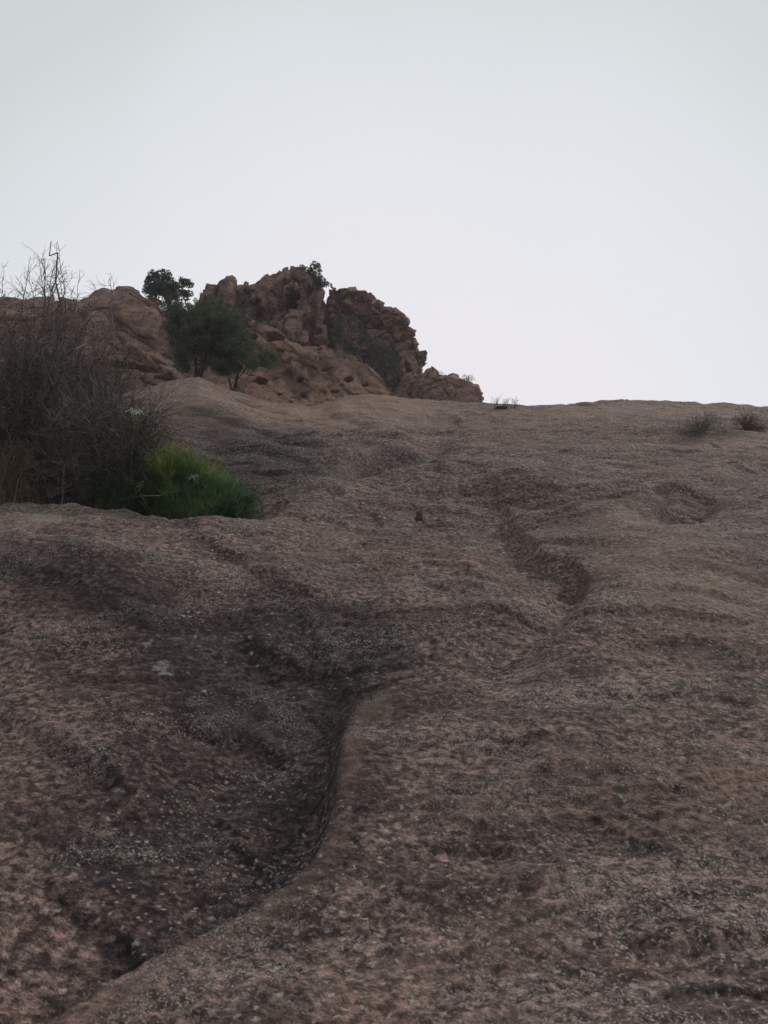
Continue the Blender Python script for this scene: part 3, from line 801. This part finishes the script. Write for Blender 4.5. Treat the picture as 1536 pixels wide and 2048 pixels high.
def leaves(C, size, aspect=.55, flat=0.0, dirs=None):
    n = len(C)
    d = R.normal(size=(n, 3)) if dirs is None else dirs + R.normal(size=(n, 3)) * .35
    d /= np.linalg.norm(d, axis=1)[:, None]
    w = np.cross(d, R.normal(size=(n, 3))); w /= np.linalg.norm(w, axis=1)[:, None]
    nrm = np.cross(d, w)
    s = size * (.6 + .8 * R.rand(n))[:, None]
    a = C; m1 = C + d * s * .5 + w * s * aspect * .5 + nrm * s * .08; m2 = C + d * s * .5 - w * s * aspect * .5 + nrm * s * .08; b = C + d * s
    V = np.stack([a, m1, b, m2], 1).reshape(-1, 3)
    return V, np.arange(n * 4).reshape(n, 4)

def sample_poly(poly, n, edge=0.0):
    P = np.array(poly, float); out_ = []
    lo = P.min(0); hi = P.max(0)
    while sum(len(o) for o in out_) < n:
        c = lo + R.rand(n * 3, 2) * (hi - lo)
        s = poly_sd(poly, c[:, 0], c[:, 1])
        out_.append(c[s > edge])
    return np.concatenate(out_)[:n]

def stem(p0, p1, r0, r1, nseg=8, wig=.05, sag=.0, up=.35):
    """curved stem: leaves the base upwards then heads for the target"""
    p0 = np.array(p0); p1 = np.array(p1); L = np.linalg.norm(p1 - p0)
    c = p0 + np.array([(p1[0] - p0[0]) * .25, (p1[1] - p0[1]) * .25, (p1[2] - p0[2]) * .5 + L * up * .5])
    t = np.linspace(0, 1, nseg + 1)[:, None]
    P = (1 - t)**2 * p0 + 2 * t * (1 - t) * c + t**2 * p1
    w = R.normal(size=P.shape) * L * wig / nseg ** .5; w[0] = 0
    P = P + np.cumsum(w, 0) * .5
    r = np.linspace(r0, r1, nseg + 1)
    return P, r

def segs_of(P, r): return np.concatenate([P[:-1], P[1:], r[:-1, None], r[1:, None]], 1)

def twigs_from(P, r, n, length, rr, spread=.8, sub=3, nseg=4, upbias=.3, sublen=.45):
    """side twigs with sub-twigs; returns segments and tip points"""
    out_ = []; tips = []
    for _ in range(n):
        i = R.randint(max(1, len(P) // 4), len(P)); q = P[i - 1] + (P[i] - P[i - 1]) * R.rand()
        ax = P[i] - P[i - 1]; ax /= np.linalg.norm(ax) + 1e-9
        d = ax + R.normal(size=3) * spread + np.array([0, 0, upbias]); d /= np.linalg.norm(d)
        L = length * (.4 + .9 * R.rand())
        pts = [q]; dd = d.copy()
        for _k in range(nseg):
            dd = dd + R.normal(size=3) * .22 + np.array([0, 0, .05]); dd /= np.linalg.norm(dd)
            pts.append(pts[-1] + dd * L / nseg)
        T = np.array(pts); tr = np.linspace(rr, rr * .45, nseg + 1)
        out_.append(segs_of(T, tr)); tips.append(T[-1])
        for _s in range(sub):
            j = R.randint(1, nseg + 1); q2 = T[j]
            d2 = (T[j] - T[j - 1]); d2 = d2 / np.linalg.norm(d2) + R.normal(size=3) * .7; d2 /= np.linalg.norm(d2)
            L2 = L * sublen * (.5 + R.rand())
            m = q2 + d2 * L2 * .5 + R.normal(size=3) * L2 * .06; e_ = m + (d2 + R.normal(size=3) * .25) * L2 * .5
            T2 = np.array([q2, m, e_]); out_.append(segs_of(T2, np.array([rr * .6, rr * .5, rr * .35]))); tips.append(e_)
    return out_, tips

def root_at(u, y, dz=-.06):
    a = (u - 768) / F
    x = at(u, 900, y)[0]
    return np.array([x, y, ground_z(x, y) + dz])

def plant(name, label, cat, base, poly, y0, ys, nstem, r0, bark, leafm=None, per=0, clump=.2, lsize=.06, lasp=.5,
          twig=(3, .4, .006, 2), part='stem', up=.35, group=None, edge=0, nclump=None, wig=.09, leafname='crown', fork=True, spread=.8, k=5):
    t = thing(name, tuple(base), label, cat, group)
    T2 = sample_poly(poly, nstem, edge)
    tg = [at(u, v, y0 + (R.rand() * 2 - 1) * ys) for u, v in T2]
    mains = []; fine = []; tips = []
    nm = min(nstem, 5 if fork else nstem)
    for i, g in enumerate(tg):
        if i < nm:
            b0 = np.array(base) + R.normal(size=3) * np.array([.5, .5, 0]) * r0 * 2.5
            P, r = stem(b0, g, r0, r0 * .25, 9, wig, up=up); mains.append((P, r))
            V, Q = tubes(segs_of(P, r), 6); obj(part, V, Q, bark, t)
        else:
            Pm, rm = mains[R.randint(nm)]; j = R.randint(2, len(Pm) - 2)
            P, r = stem(Pm[j], g, rm[j] * .75, r0 * .12, 6, wig, up=.25)
            fine.append(segs_of(P, r))
        f_, tp = twigs_from(P, r, twig[0], twig[1], twig[2], spread, twig[3]); fine += f_; tips += tp + [P[-1]]
    V, Q = tubes(np.concatenate(fine), 3 if nstem > 30 else 4); obj('twigs', V, Q, bark, t, stuff=True)
    if leafm is not None and per:
        C0 = sample_poly(poly, nclump or len(tips), edge)
        C = np.array([at(u, v, y0 + (R.rand() * 2 - 1) * ys) for u, v in C0] + ([] if nclump else tips))
        # clumps of different sizes, each denser at its surface
        n = np.maximum(1, (per * (.5 + R.rand(len(C)))).astype(int))
        ci = np.repeat(np.arange(len(C)), n); cr = (clump * (.6 + .7 * R.rand(len(C))))[ci]
        d = R.normal(size=(len(ci), 3)); d /= np.linalg.norm(d, axis=1)[:, None]
        pos = C[ci] + d * (cr * R.rand(len(ci)) ** .45)[:, None] * np.array([1, 1, .75])
        V, Q = leaves(pos, lsize, lasp, dirs=d + np.array([0, 0, .4]))
        obj(leafname, V, Q, leafm, t, smooth_shade=False)
    return t

B_dark = bark_material('dark_bark', (0.035, 0.028, 0.024), (0.085, 0.070, 0.060))
B_grey = bark_material('grey_twig_bark', (0.048, 0.039, 0.036), (0.225, 0.190, 0.172))
B_pale = bark_material('bleached_wood', (0.16, 0.135, 0.11), (0.25, 0.21, 0.18))
B_straw = bark_material('dry_straw', (0.13, 0.085, 0.065), (0.26, 0.19, 0.14))
L_oak = leaf_material('oak_leaf', (0.036, 0.058, 0.036), (0.10, 0.135, 0.07))
L_heath = leaf_material('heath_leaf', (0.046, 0.075, 0.046), (0.18, 0.22, 0.12))
L_dull = leaf_material('dull_olive_leaf', (0.036, 0.044, 0.026), (0.075, 0.082, 0.050))
L_blue = leaf_material('blue_green_leaf', (0.034, 0.056, 0.042), (0.080, 0.115, 0.075))
L_small = leaf_material('small_shrub_leaf', (0.038, 0.042, 0.026), (0.15, 0.142, 0.105))
L_fen = leaf_material('fennel_thread', (0.085, 0.155, 0.060), (0.21, 0.32, 0.115), .35)
L_fent = leaf_material('fennel_top', (0.15, 0.21, 0.05), (0.28, 0.34, 0.09), .35)
L_white = NT('white_petal').done((0.62, 0.66, 0.50), .7)

# trees on and below the crags
plant('oak_tree', 'round dark green tree standing alone on the skyline between dome and crag', 'tree', at(340, 618, 22.6),
      [(284, 585), (280, 568), (292, 552), (305, 540), (325, 538), (344, 546), (349, 562), (356, 553), (368, 551), (386, 562), (387, 582), (378, 602), (356, 609), (340, 598), (318, 604), (288, 592)],
      22.6, .45, 14, .03, B_dark, L_oak, 60, .085, .060, .6, twig=(4, .16, .006, 2), nclump=150, part='trunk', edge=5, up=.15)
plant('oak_tree', 'small wind-bent tree leaning right on the crest of the dark crag', 'tree', at(618, 564, 22.9),
      [(588, 536), (604, 530), (620, 532), (628, 520), (640, 519), (642, 540), (650, 556), (664, 568), (660, 580), (646, 576), (640, 586), (625, 570), (604, 548)],
      22.6, .3, 12, .025, B_dark, L_oak, 42, .075, .050, .6, twig=(4, .14, .005, 2), nclump=80, part='trunk', edge=3, up=.1)
heath = [(328, 655), (335, 628), (350, 612), (372, 606), (392, 618), (402, 606), (430, 604), (458, 614), (476, 628), (484, 648), (500, 656), (512, 684), (540, 698), (556, 716), (545, 732), (512, 738), (486, 728), (470, 742), (438, 746), (424, 728), (410, 704), (392, 712), (380, 738), (362, 742), (352, 716), (334, 700), (340, 676)]
plant('heath_tree', 'large bushy evergreen with several bare trunks in front of the crag', 'tree', root_at(388, 13.4),
      heath, 13.5, .55, 40, .026, B_dark, L_heath, 300, .10, .034, .42, twig=(3, .16, .004, 1), nclump=190, part='trunk', up=.55, edge=1)
plant('shrub', 'low spreading dark evergreen shrub reaching right from the foot of the big evergreen', 'shrub', root_at(455, 13.9),
      [(404, 700), (420, 668), (452, 650), (486, 652), (512, 678), (538, 694), (556, 712), (550, 728), (515, 736), (480, 742), (448, 748), (420, 740)],
      13.9, .3, 20, .014, B_dark, L_heath, 150, .09, .032, .42, twig=(4, .16, .004, 2), nclump=110)
plant('shrub', 'low soft green shrub between the skyline tree and the big evergreen', 'shrub', at(340, 640, 20.5),
      [(318, 618), (322, 600), (340, 594), (355, 602), (366, 612), (350, 628), (325, 630)],
      20.5, .3, 8, .015, B_dark, L_dull, 90, .09, .034, .4, twig=(3, .15, .004, 2), nclump=55)
plant('shrub', 'hazy olive-brown shrub growing against the left foot of the dark crag', 'shrub', at(450, 660, 20.9),
      [(402, 606), (412, 592), (440, 586), (470, 584), (495, 596), (508, 617), (520, 634), (530, 650), (500, 660), (450, 640), (415, 620)],
      20.9, .4, 14, .015, B_dark, L_dull, 90, .09, .030, .35, twig=(5, .2, .004, 2), nclump=120)
plant('shrub', 'long dark green shrub band filling the cleft under the right-hand crag', 'shrub', at(730, 735, 21.2),
      [(660, 650), (680, 632), (705, 630), (725, 650), (752, 672), (778, 690), (796, 715), (802, 745), (798, 772), (775, 765), (745, 732), (715, 710), (680, 697), (662, 680)],
      21.0, .4, 18, .017, B_dark, L_blue, 90, .10, .036, .4, twig=(4, .2, .004, 2), nclump=170)
plant('shrub', 'tiny dark tuft left of the skyline crag, beside the round tree', 'shrub', at(394, 612, 22.6),
      [(386, 604), (390, 598), (398, 596), (402, 602), (400, 608), (390, 610)], 22.6, .1, 5, .008, B_dark, L_oak, 26, .05, .035, .5, twig=(3, .08, .003, 1), nclump=14)
plant('shrub', 'small dark sprig on the right part of the squat boulder', 'shrub', at(934, 766, 20.8),
      [(920, 758), (926, 752), (938, 750), (950, 756), (948, 764), (930, 764)], 20.7, .12, 6, .006, B_dark, L_dull, 22, .045, .028, .4, twig=(4, .09, .003, 2), nclump=18)
plant('shrub', 'tiny sprig in the notch on the left part of the squat boulder', 'shrub', at(879, 756, 21.0),
      [(873, 750), (876, 743), (886, 744), (888, 750), (880, 752)], 20.9, .08, 4, .005, B_dark, L_dull, 18, .035, .025, .4, twig=(3, .06, .003, 1), nclump=9)
plant('shrub', 'pale dry twiggy bush growing down the left face of the squat boulder', 'shrub', at(850, 812, 19.9),
      [(832, 775), (846, 762), (870, 766), (890, 776), (900, 800), (860, 806), (836, 800)], 19.95, .1, 18, .006, B_straw, L_dull, 12, .06, .022, .3, twig=(6, .16, .003, 2), nclump=36)
p_ = hit(1405, 868)
plant('shrub', 'low soft grey-green bush on the slab near the right edge', 'shrub', p_,
      [(1345, 864), (1356, 848), (1378, 840), (1395, 830), (1410, 822), (1428, 834), (1450, 842), (1460, 856), (1446, 868), (1400, 872), (1362, 870)],
      p_[1], .15, 34, .005, B_grey, leaf_material('grey_green_leaf', (0.125, 0.112, 0.088), (0.30, 0.27, 0.215)), 26, .05, .018, .2, twig=(6, .10, .0016, 2), nclump=110)
p_ = hit(1492, 860)
plant('shrub', 'thin brownish twiggy bush at the far right, right of the soft bush', 'shrub', p_,
      [(1462, 850), (1470, 835), (1490, 828), (1510, 832), (1528, 842), (1530, 860), (1490, 864)],
      p_[1], .12, 26, .005, B_grey, L_small, 16, .05, .014, .4, twig=(9, .11, .0022, 2), nclump=70)
hx = hit(1000, 812.5)
for (u_, w_, h_) in ((992, 10, 14), (1010, 8, 12), (1028, 10, 13)):
    pt = hit(u_, 816)
    t = thing('grass_tuft', tuple(pt), {992: 'left and tallest of the three wispy tufts on the slab skyline', 1010: 'middle and smallest of the three wispy tufts on the slab skyline', 1028: 'right, fan-shaped of the three wispy tufts on the slab skyline'}[u_], 'grass tuft', 'wispy tufts on the slab skyline')
    S = []
    for _ in range(13):
        tip = at(u_ + (R.rand() * 2 - 1) * w_ + 2, 808 - (h_ + 2) * (.4 + .6 * R.rand()), pt[1])
        P, r = stem(pt + R.normal(size=3) * np.array([.03, .02, 0]) - np.array([0, 0, .03]), tip, .0024, .0012, 4, .07); S.append(segs_of(P, r))
        f_, _t = twigs_from(P, r, 3, .035, .0014, .6, 1); S += f_
    V, Q = tubes(np.concatenate(S), 3); obj('blades', V, Q, B_grey, t, stuff=True)

# near thicket at the left: bare twiggy shrubs
def bare(label, u, y, poly, n, tw, h0=.012, extra=(), leaf=None, per=0, nclump=0, lsize=.017):
    b = root_at(u, y)
    t = thing('bare_shrub', tuple(b), label, 'shrub', 'bare shrubs at the left edge')
    T2 = list(sample_poly(poly, n)); mains = []; fine = []; P3 = []
    for i, (uu, v_) in enumerate(T2):
        g = at(uu, v_, y + (R.rand() * 2 - 1) * .45)
        if i < 14:
            P, r = stem(b + R.normal(size=3) * np.array([.10, .10, 0]), g, h0 * (.7 + .9 * R.rand()), .0032, 12, .20, up=.35)
            mains.append((P, r)); V, Q = tubes(segs_of(P, r), 6); obj('stem', V, Q, B_grey, t)
        else:
            Pm, rm = mains[R.randint(len(mains))]; j = R.randint(1, 11)
            P, r = stem(Pm[j], g, rm[j] * .7, .0022, 8, .22, up=.05); fine.append(segs_of(P, r)); P3.append(P)
        f_, _t = twigs_from(P, r, tw, .24, .0026, 1.1, 4, upbias=.15); fine += f_
    # leaders that stand clear against the sky spring from the top of the thicket
    ends = np.array([p[-1] for p, _ in mains] + [p[-1] for p in P3])
    for (uu, v_) in extra:
        g = at(uu, v_, y + (R.rand() * 2 - 1) * .2)
        q = at(uu + (u - uu) * .25 + R.normal() * 12, v_ + 120, y)
        e_ = ends[np.argmin(((ends - q)**2).sum(1))]
        P, r = stem(e_, g, .0048, .0017, 9, .08, up=.12)
        V, Q = tubes(segs_of(P, r), 5); obj('stem', V, Q, B_grey, t)
        f_, _t = twigs_from(P, r, 6, .15, .0024, .75, 3, upbias=.4); fine += f_
    V, Q = tubes(np.concatenate(fine), 3); obj('twigs', V, Q, B_grey, t, stuff=True)
    if leaf:
        C = np.array([at(a_, b_, y + (R.rand() * 2 - 1) * .35) for a_, b_ in sample_poly(poly, nclump)])
        C = np.repeat(C, per, 0) + R.normal(size=(nclump * per, 3)) * .045
        V, Q = leaves(C, lsize, .5); obj('foliage', V, Q, leaf, t, smooth_shade=False)
    return t
bare('tallest bare twiggy shrub, its thin leaders reaching above the ridge at the far left', 70, 6.0,
     [(-60, 1010), (-70, 690), (-30, 630), (30, 590), (90, 570), (135, 585), (170, 630), (185, 760), (170, 1000)], 210, 8,
     extra=[(56, 512), (72, 510), (80, 518), (95, 522), (112, 508), (120, 545), (128, 530), (140, 570), (150, 575), (62, 545), (88, 545), (104, 560)],
     leaf=L_small, per=6, nclump=700)
bare('bare twiggy shrub behind the tallest one, with a few lone twigs against the sky', 190, 6.5,
     [(90, 960), (105, 640), (150, 605), (205, 640), (250, 700), (290, 750), (330, 805), (310, 960)], 150, 7,
     extra=[(168, 545), (212, 545), (224, 555), (192, 568), (258, 640), (262, 700), (340, 745)],
     leaf=L_small, per=6, nclump=520)
bare('low dark bare shrub spreading right over the hollow behind the green fennel', 210, 5.7,
     [(60, 1000), (90, 830), (160, 790), (240, 800), (300, 830), (335, 850), (330, 900), (290, 980), (200, 1010)], 130, 8,
     extra=[(352, 812), (345, 862), (362, 880), (330, 812)],
     leaf=L_small, per=14, nclump=700)
bare('bare shrub cut by the left edge of the picture, with one twig against the sky', -75, 5.8,
     [(-190, 1000), (-200, 700), (-120, 640), (-40, 640), (20, 660), (50, 1000)], 150, 8,
     extra=[(4, 562), (-30, 560), (14, 640)], leaf=L_small, per=5, nclump=350)

# dry straw clump under the shrubs
b = root_at(25, 5.6)
t = thing('dry_grass', tuple(b), 'clump of reddish dry grass stalks at the far left under the bare shrubs', 'dry grass')
S = []
for i in range(420):
    g = at(-20 + 100 * R.rand(), 880 + 120 * R.rand(), 5.6 + R.normal() * .12)
    P, r = stem(b + R.normal(size=3) * np.array([.16, .1, 0]), g, .003, .0015, 5, .14, up=.5); S.append(segs_of(P, r))
V, Q = tubes(np.concatenate(S), 3); obj('stalks', V, Q, B_straw, t, stuff=True)

# small-leaved shrub left of the fennel, and the one at its right
plant('shrub', 'dark small-leaved shrub between the bare thicket and the bright fennel', 'shrub', root_at(270, 5.5),
      [(150, 1010), (160, 940), (220, 900), (270, 860), (310, 850), (335, 880), (330, 930), (310, 1000), (290, 1030), (200, 1030)],
      5.5, .25, 60, .007, B_dark, L_small, 12, .05, .017, .5, twig=(7, .15, .002, 3), nclump=620, leafname='foliage')
plant('shrub', 'low bushy plant with small pale-edged leaves at the right end of the fennel', 'shrub', root_at(480, 5.5),
      [(425, 1040), (430, 985), (450, 962), (480, 958), (505, 968), (518, 990), (514, 1015), (490, 1044), (450, 1048)],
      5.5, .18, 40, .005, B_dark, leaf_material('pale_edged_leaf', (0.045, 0.070, 0.030), (0.19, 0.17, 0.13)), 14, .035, .015, .6, twig=(6, .08, .0015, 2), nclump=330, leafname='foliage')

# fennel: feathery threads
def feathery(label, base, poly, y0, ys, n, mat, cat='fennel', split=None, topmat=None):
    t = thing('fennel', tuple(base), label, cat)
    nf = 90; C = []; S = []
    for u, v in sample_poly(poly, nf):
        P, r = stem(base + R.normal(size=3) * np.array([.06, .04, 0]), at(u, v, y0 + R.normal() * ys), .0035, .0012, 8, .10, up=.4); S.append(segs_of(P, r))
        m_ = n // nf
        tt = 8 * (.30 + .70 * R.rand(m_) ** .8); i_ = np.minimum(tt.astype(int), 7); f_ = (tt - i_)[:, None]
        C.append(P[i_] * (1 - f_) + P[i_ + 1] * f_ + R.normal(size=(m_, 3)) * (.012 + .030 * (tt / 8)[:, None]))
    C = np.concatenate(C); n = len(C)
    V, Q = tubes(np.concatenate(S), 4); obj('stalks', V, Q, mat, t, stuff=True)
    _, cv = project(C[:, 0], C[:, 1], C[:, 2])
    sg = [[], []]
    for i in range(n):
        d = C[i] - np.array(base); d /= np.linalg.norm(d) + 1e-6
        d = d * .6 + R.normal(size=3) * .35 + np.array([0, 0, .5]); d /= np.linalg.norm(d)
        w = sg[1] if (topmat and cv[i] < split + R.normal() * 9) else sg[0]
        for _ in range(9):
            dd = d + R.normal(size=3) * .6; L = .028 + .035 * R.rand()
            q = C[i] + R.normal(size=3) * .008
            w.append(np.concatenate([q, dd, [L]]))
    for k_, (nm, m_) in enumerate((('leaves', mat), ('leaf_tips', topmat))):
        if len(sg[k_]):
            A = np.array(sg[k_]); q = A[:, :3]; dd = A[:, 3:6]; L = A[:, 6:7]
            sd_ = np.cross(dd, R.normal(size=dd.shape)); sd_ /= np.linalg.norm(sd_, axis=1)[:, None]
            V = np.stack([q - sd_ * .0018, q + sd_ * .0018, q + dd * L + sd_ * .0008, q + dd * L - sd_ * .0008], 1).reshape(-1, 3)
            obj(nm, V, np.arange(len(V)).reshape(-1, 4), m_, t, smooth_shade=False, stuff=True)
    return t
feathery('bright green feathery fennel with yellow-green tops in front of the bare shrubs', root_at(390, 5.45),
         [(296, 1000), (290, 960), (304, 930), (330, 916), (365, 910), (395, 916), (415, 935), (432, 958), (470, 985), (490, 1040), (360, 1050), (320, 1040)], 5.45, .11, 6500, L_fen, split=945, topmat=L_fent)
feathery('darker feathery fennel low in the shade left of the bright one', root_at(260, 5.4),
         [(180, 1030), (190, 990), (230, 962), (270, 955), (300, 965), (330, 1000), (320, 1045), (240, 1045)], 5.4, .1, 3000, leaf_material('dark_fennel_thread', (0.035, 0.060, 0.028), (0.085, 0.115, 0.050)))

feathery('blue-green feathery clump at the right foot of the bright fennel', root_at(435, 5.45),
         [(375, 1000), (400, 980), (440, 972), (475, 978), (500, 992), (506, 1020), (500, 1050), (380, 1055)], 5.42, .1, 3200, leaf_material('blue_green_thread', (0.060, 0.125, 0.065), (0.15, 0.25, 0.115)))

# flower heads and pale leaves
def flower(u, v, y, w, label):
    c = at(u, v, y); k = y / F
    gz = ground_z(c[0], y)
    t = thing('flower', (c[0], y + .03, gz - .02), label, 'flower')
    P, r = stem((c[0], y + .03, gz - .02), c, .0025, .0015, 6, .03, up=.3)
    V, Q = tubes(segs_of(P, r), 5); obj('stalk', V, Q, L_fen, t)
    n = 130
    C = c + np.stack([R.normal(size=n) * w * k * .42, R.normal(size=n) * w * k * .3, R.normal(size=n) * w * k * .14], 1)
    V, Q = leaves(C, .011, .7); obj('petals', V, Q, L_white, t, smooth_shade=False, stuff=True)
flower(272, 823, 5.3, 20, 'pale flower head at the top of the leafy shrub, left of the rock slope')
flower(388, 954, 5.3, 17, 'pale flower head in the middle of the bright fennel')
t = thing('dead_branch', tuple(at(235, 1000, 5.25)), 'bleached forked dead branch lying across the foot of the fennel', 'branch')
P = np.array([at(u, v, 5.25) for u, v in ((235, 1000), (262, 993), (290, 992), (320, 991), (340, 985), (364, 980))]); r = np.array([.0045, .0045, .004, .004, .003, .002])
V, Q = tubes(segs_of(P, r), 6); obj('limb', V, Q, B_pale, t)
for a_, c_ in ((((285, 968), (276, 974), (270, 976)), .006), (((288, 962), (278, 966), (270, 978)), .005), (((262, 993), (280, 978), (288, 968)), .003)):
    P = np.array([at(u, v, 5.25) for u, v in a_]); V, Q = tubes(segs_of(P, np.array([c_, c_ * .8, c_ * .5])), 6); obj('side_branch', V, Q, B_pale, t)

# loose stones on the slab
def stone(u, v, wpx, hpx, label, mat, name='stone', tilt=.0, seed=1):
    p = hit(u, v); k = p[1] / F
    n = 14; th = np.linspace(0, math.pi, n); ph = np.linspace(0, 2 * math.pi, 2 * n, endpoint=False)
    T_, P_ = np.meshgrid(th, ph, indexing='ij')
    x = np.sin(T_) * np.cos(P_); y = np.sin(T_) * np.sin(P_); z = np.cos(T_)
    q = 1 + .5 * pn(x * 1.4 + seed * 7, y * 1.4, z * 1.4) + .2 * pn(x * 4 + seed, y * 4, z * 4)
    X = x * q * wpx * k * .5; Y = y * q * wpx * k * .35; Z = z * q * hpx * k * .5
    c, s = math.cos(tilt), math.sin(tilt); X, Z = X * c - Z * s, X * s + Z * c
    V = np.stack([X + p[0], Y + p[1], Z + p[2] + hpx * k * .32], -1).reshape(-1, 3)
    ii = np.arange(n * 2 * n).reshape(n, 2 * n); jj = np.roll(ii, -1, 1)
    Q = np.stack([ii[:-1], ii[1:], jj[1:], jj[:-1]], -1).reshape(-1, 4)
    o = obj(name, V, Q, mat, origin=tuple(p)); tag(o, label, 'stone')
    return o
M_pale = crag_material('pale_stone', (0.20, 0.17, 0.14), (0.34, 0.30, 0.26), (0.40, 0.35, 0.30))
M_dks = crag_material('dark_stone', (0.10, 0.078, 0.068), (0.19, 0.15, 0.13), (0.26, 0.20, 0.17))
stone(838, 1042, 15, 20, 'upright half-round stone flake alone in the middle of the slab', M_dks, tilt=-.3, seed=1)
stone(847, 1046, 8, 7, 'pale chip leaning on the right of the upright stone flake', M_pale, seed=4)
stone(678, 872, 10, 9, 'small pale stone on the upper slab, below the pitted rock', M_pale, seed=2)
stone(683, 874, 5, 5, 'brown pebble touching the small pale stone on the upper slab', M_dks, seed=3)
stone(1060, 1298, 9, 7, 'single pale pebble at the lower end of the winding gully', M_pale, seed=5)
stone(1003, 818, 26, 6, 'flat pale stone lying under the wispy tufts on the slab skyline', M_pale, seed=6)

# thin uniform haze, added to lift the dark tones: one closed box round everything
hm = bpy.data.materials.new('added_haze'); hm.use_nodes = True
hn = hm.node_tree.nodes; hn.clear()
ho = hn.new('ShaderNodeOutputMaterial'); hv = hn.new('ShaderNodeVolumePrincipled')
hv.inputs['Color'].default_value = (0.93, 0.90, 0.95, 1); hv.inputs['Density'].default_value = 0.0015
hv.inputs['Anisotropy'].default_value = 0.3
hm.node_tree.links.new(hv.outputs[0], ho.inputs['Volume'])
zb_ = float(HZ.min()) - 1.0; zt_ = max(max((o.matrix_basis @ Vector(c)).z for c in o.bound_box) for o in SC.objects if o.type == 'MESH' and o.parent is None) + 1.5
c8 = np.array([(x, y, z) for x in (-402, 402) for y in (-402, 402) for z in (zb_, zt_)], float)
hz = obj('haze', c8, np.array([(0, 1, 3, 2), (4, 6, 7, 5), (0, 4, 5, 1), (2, 3, 7, 6), (0, 2, 6, 4), (1, 5, 7, 3)]), hm, smooth_shade=False, stuff=True)
SC.cycles.volume_bounces = 1

for o in SC.objects:
    if '_o' in o: del o['_o']
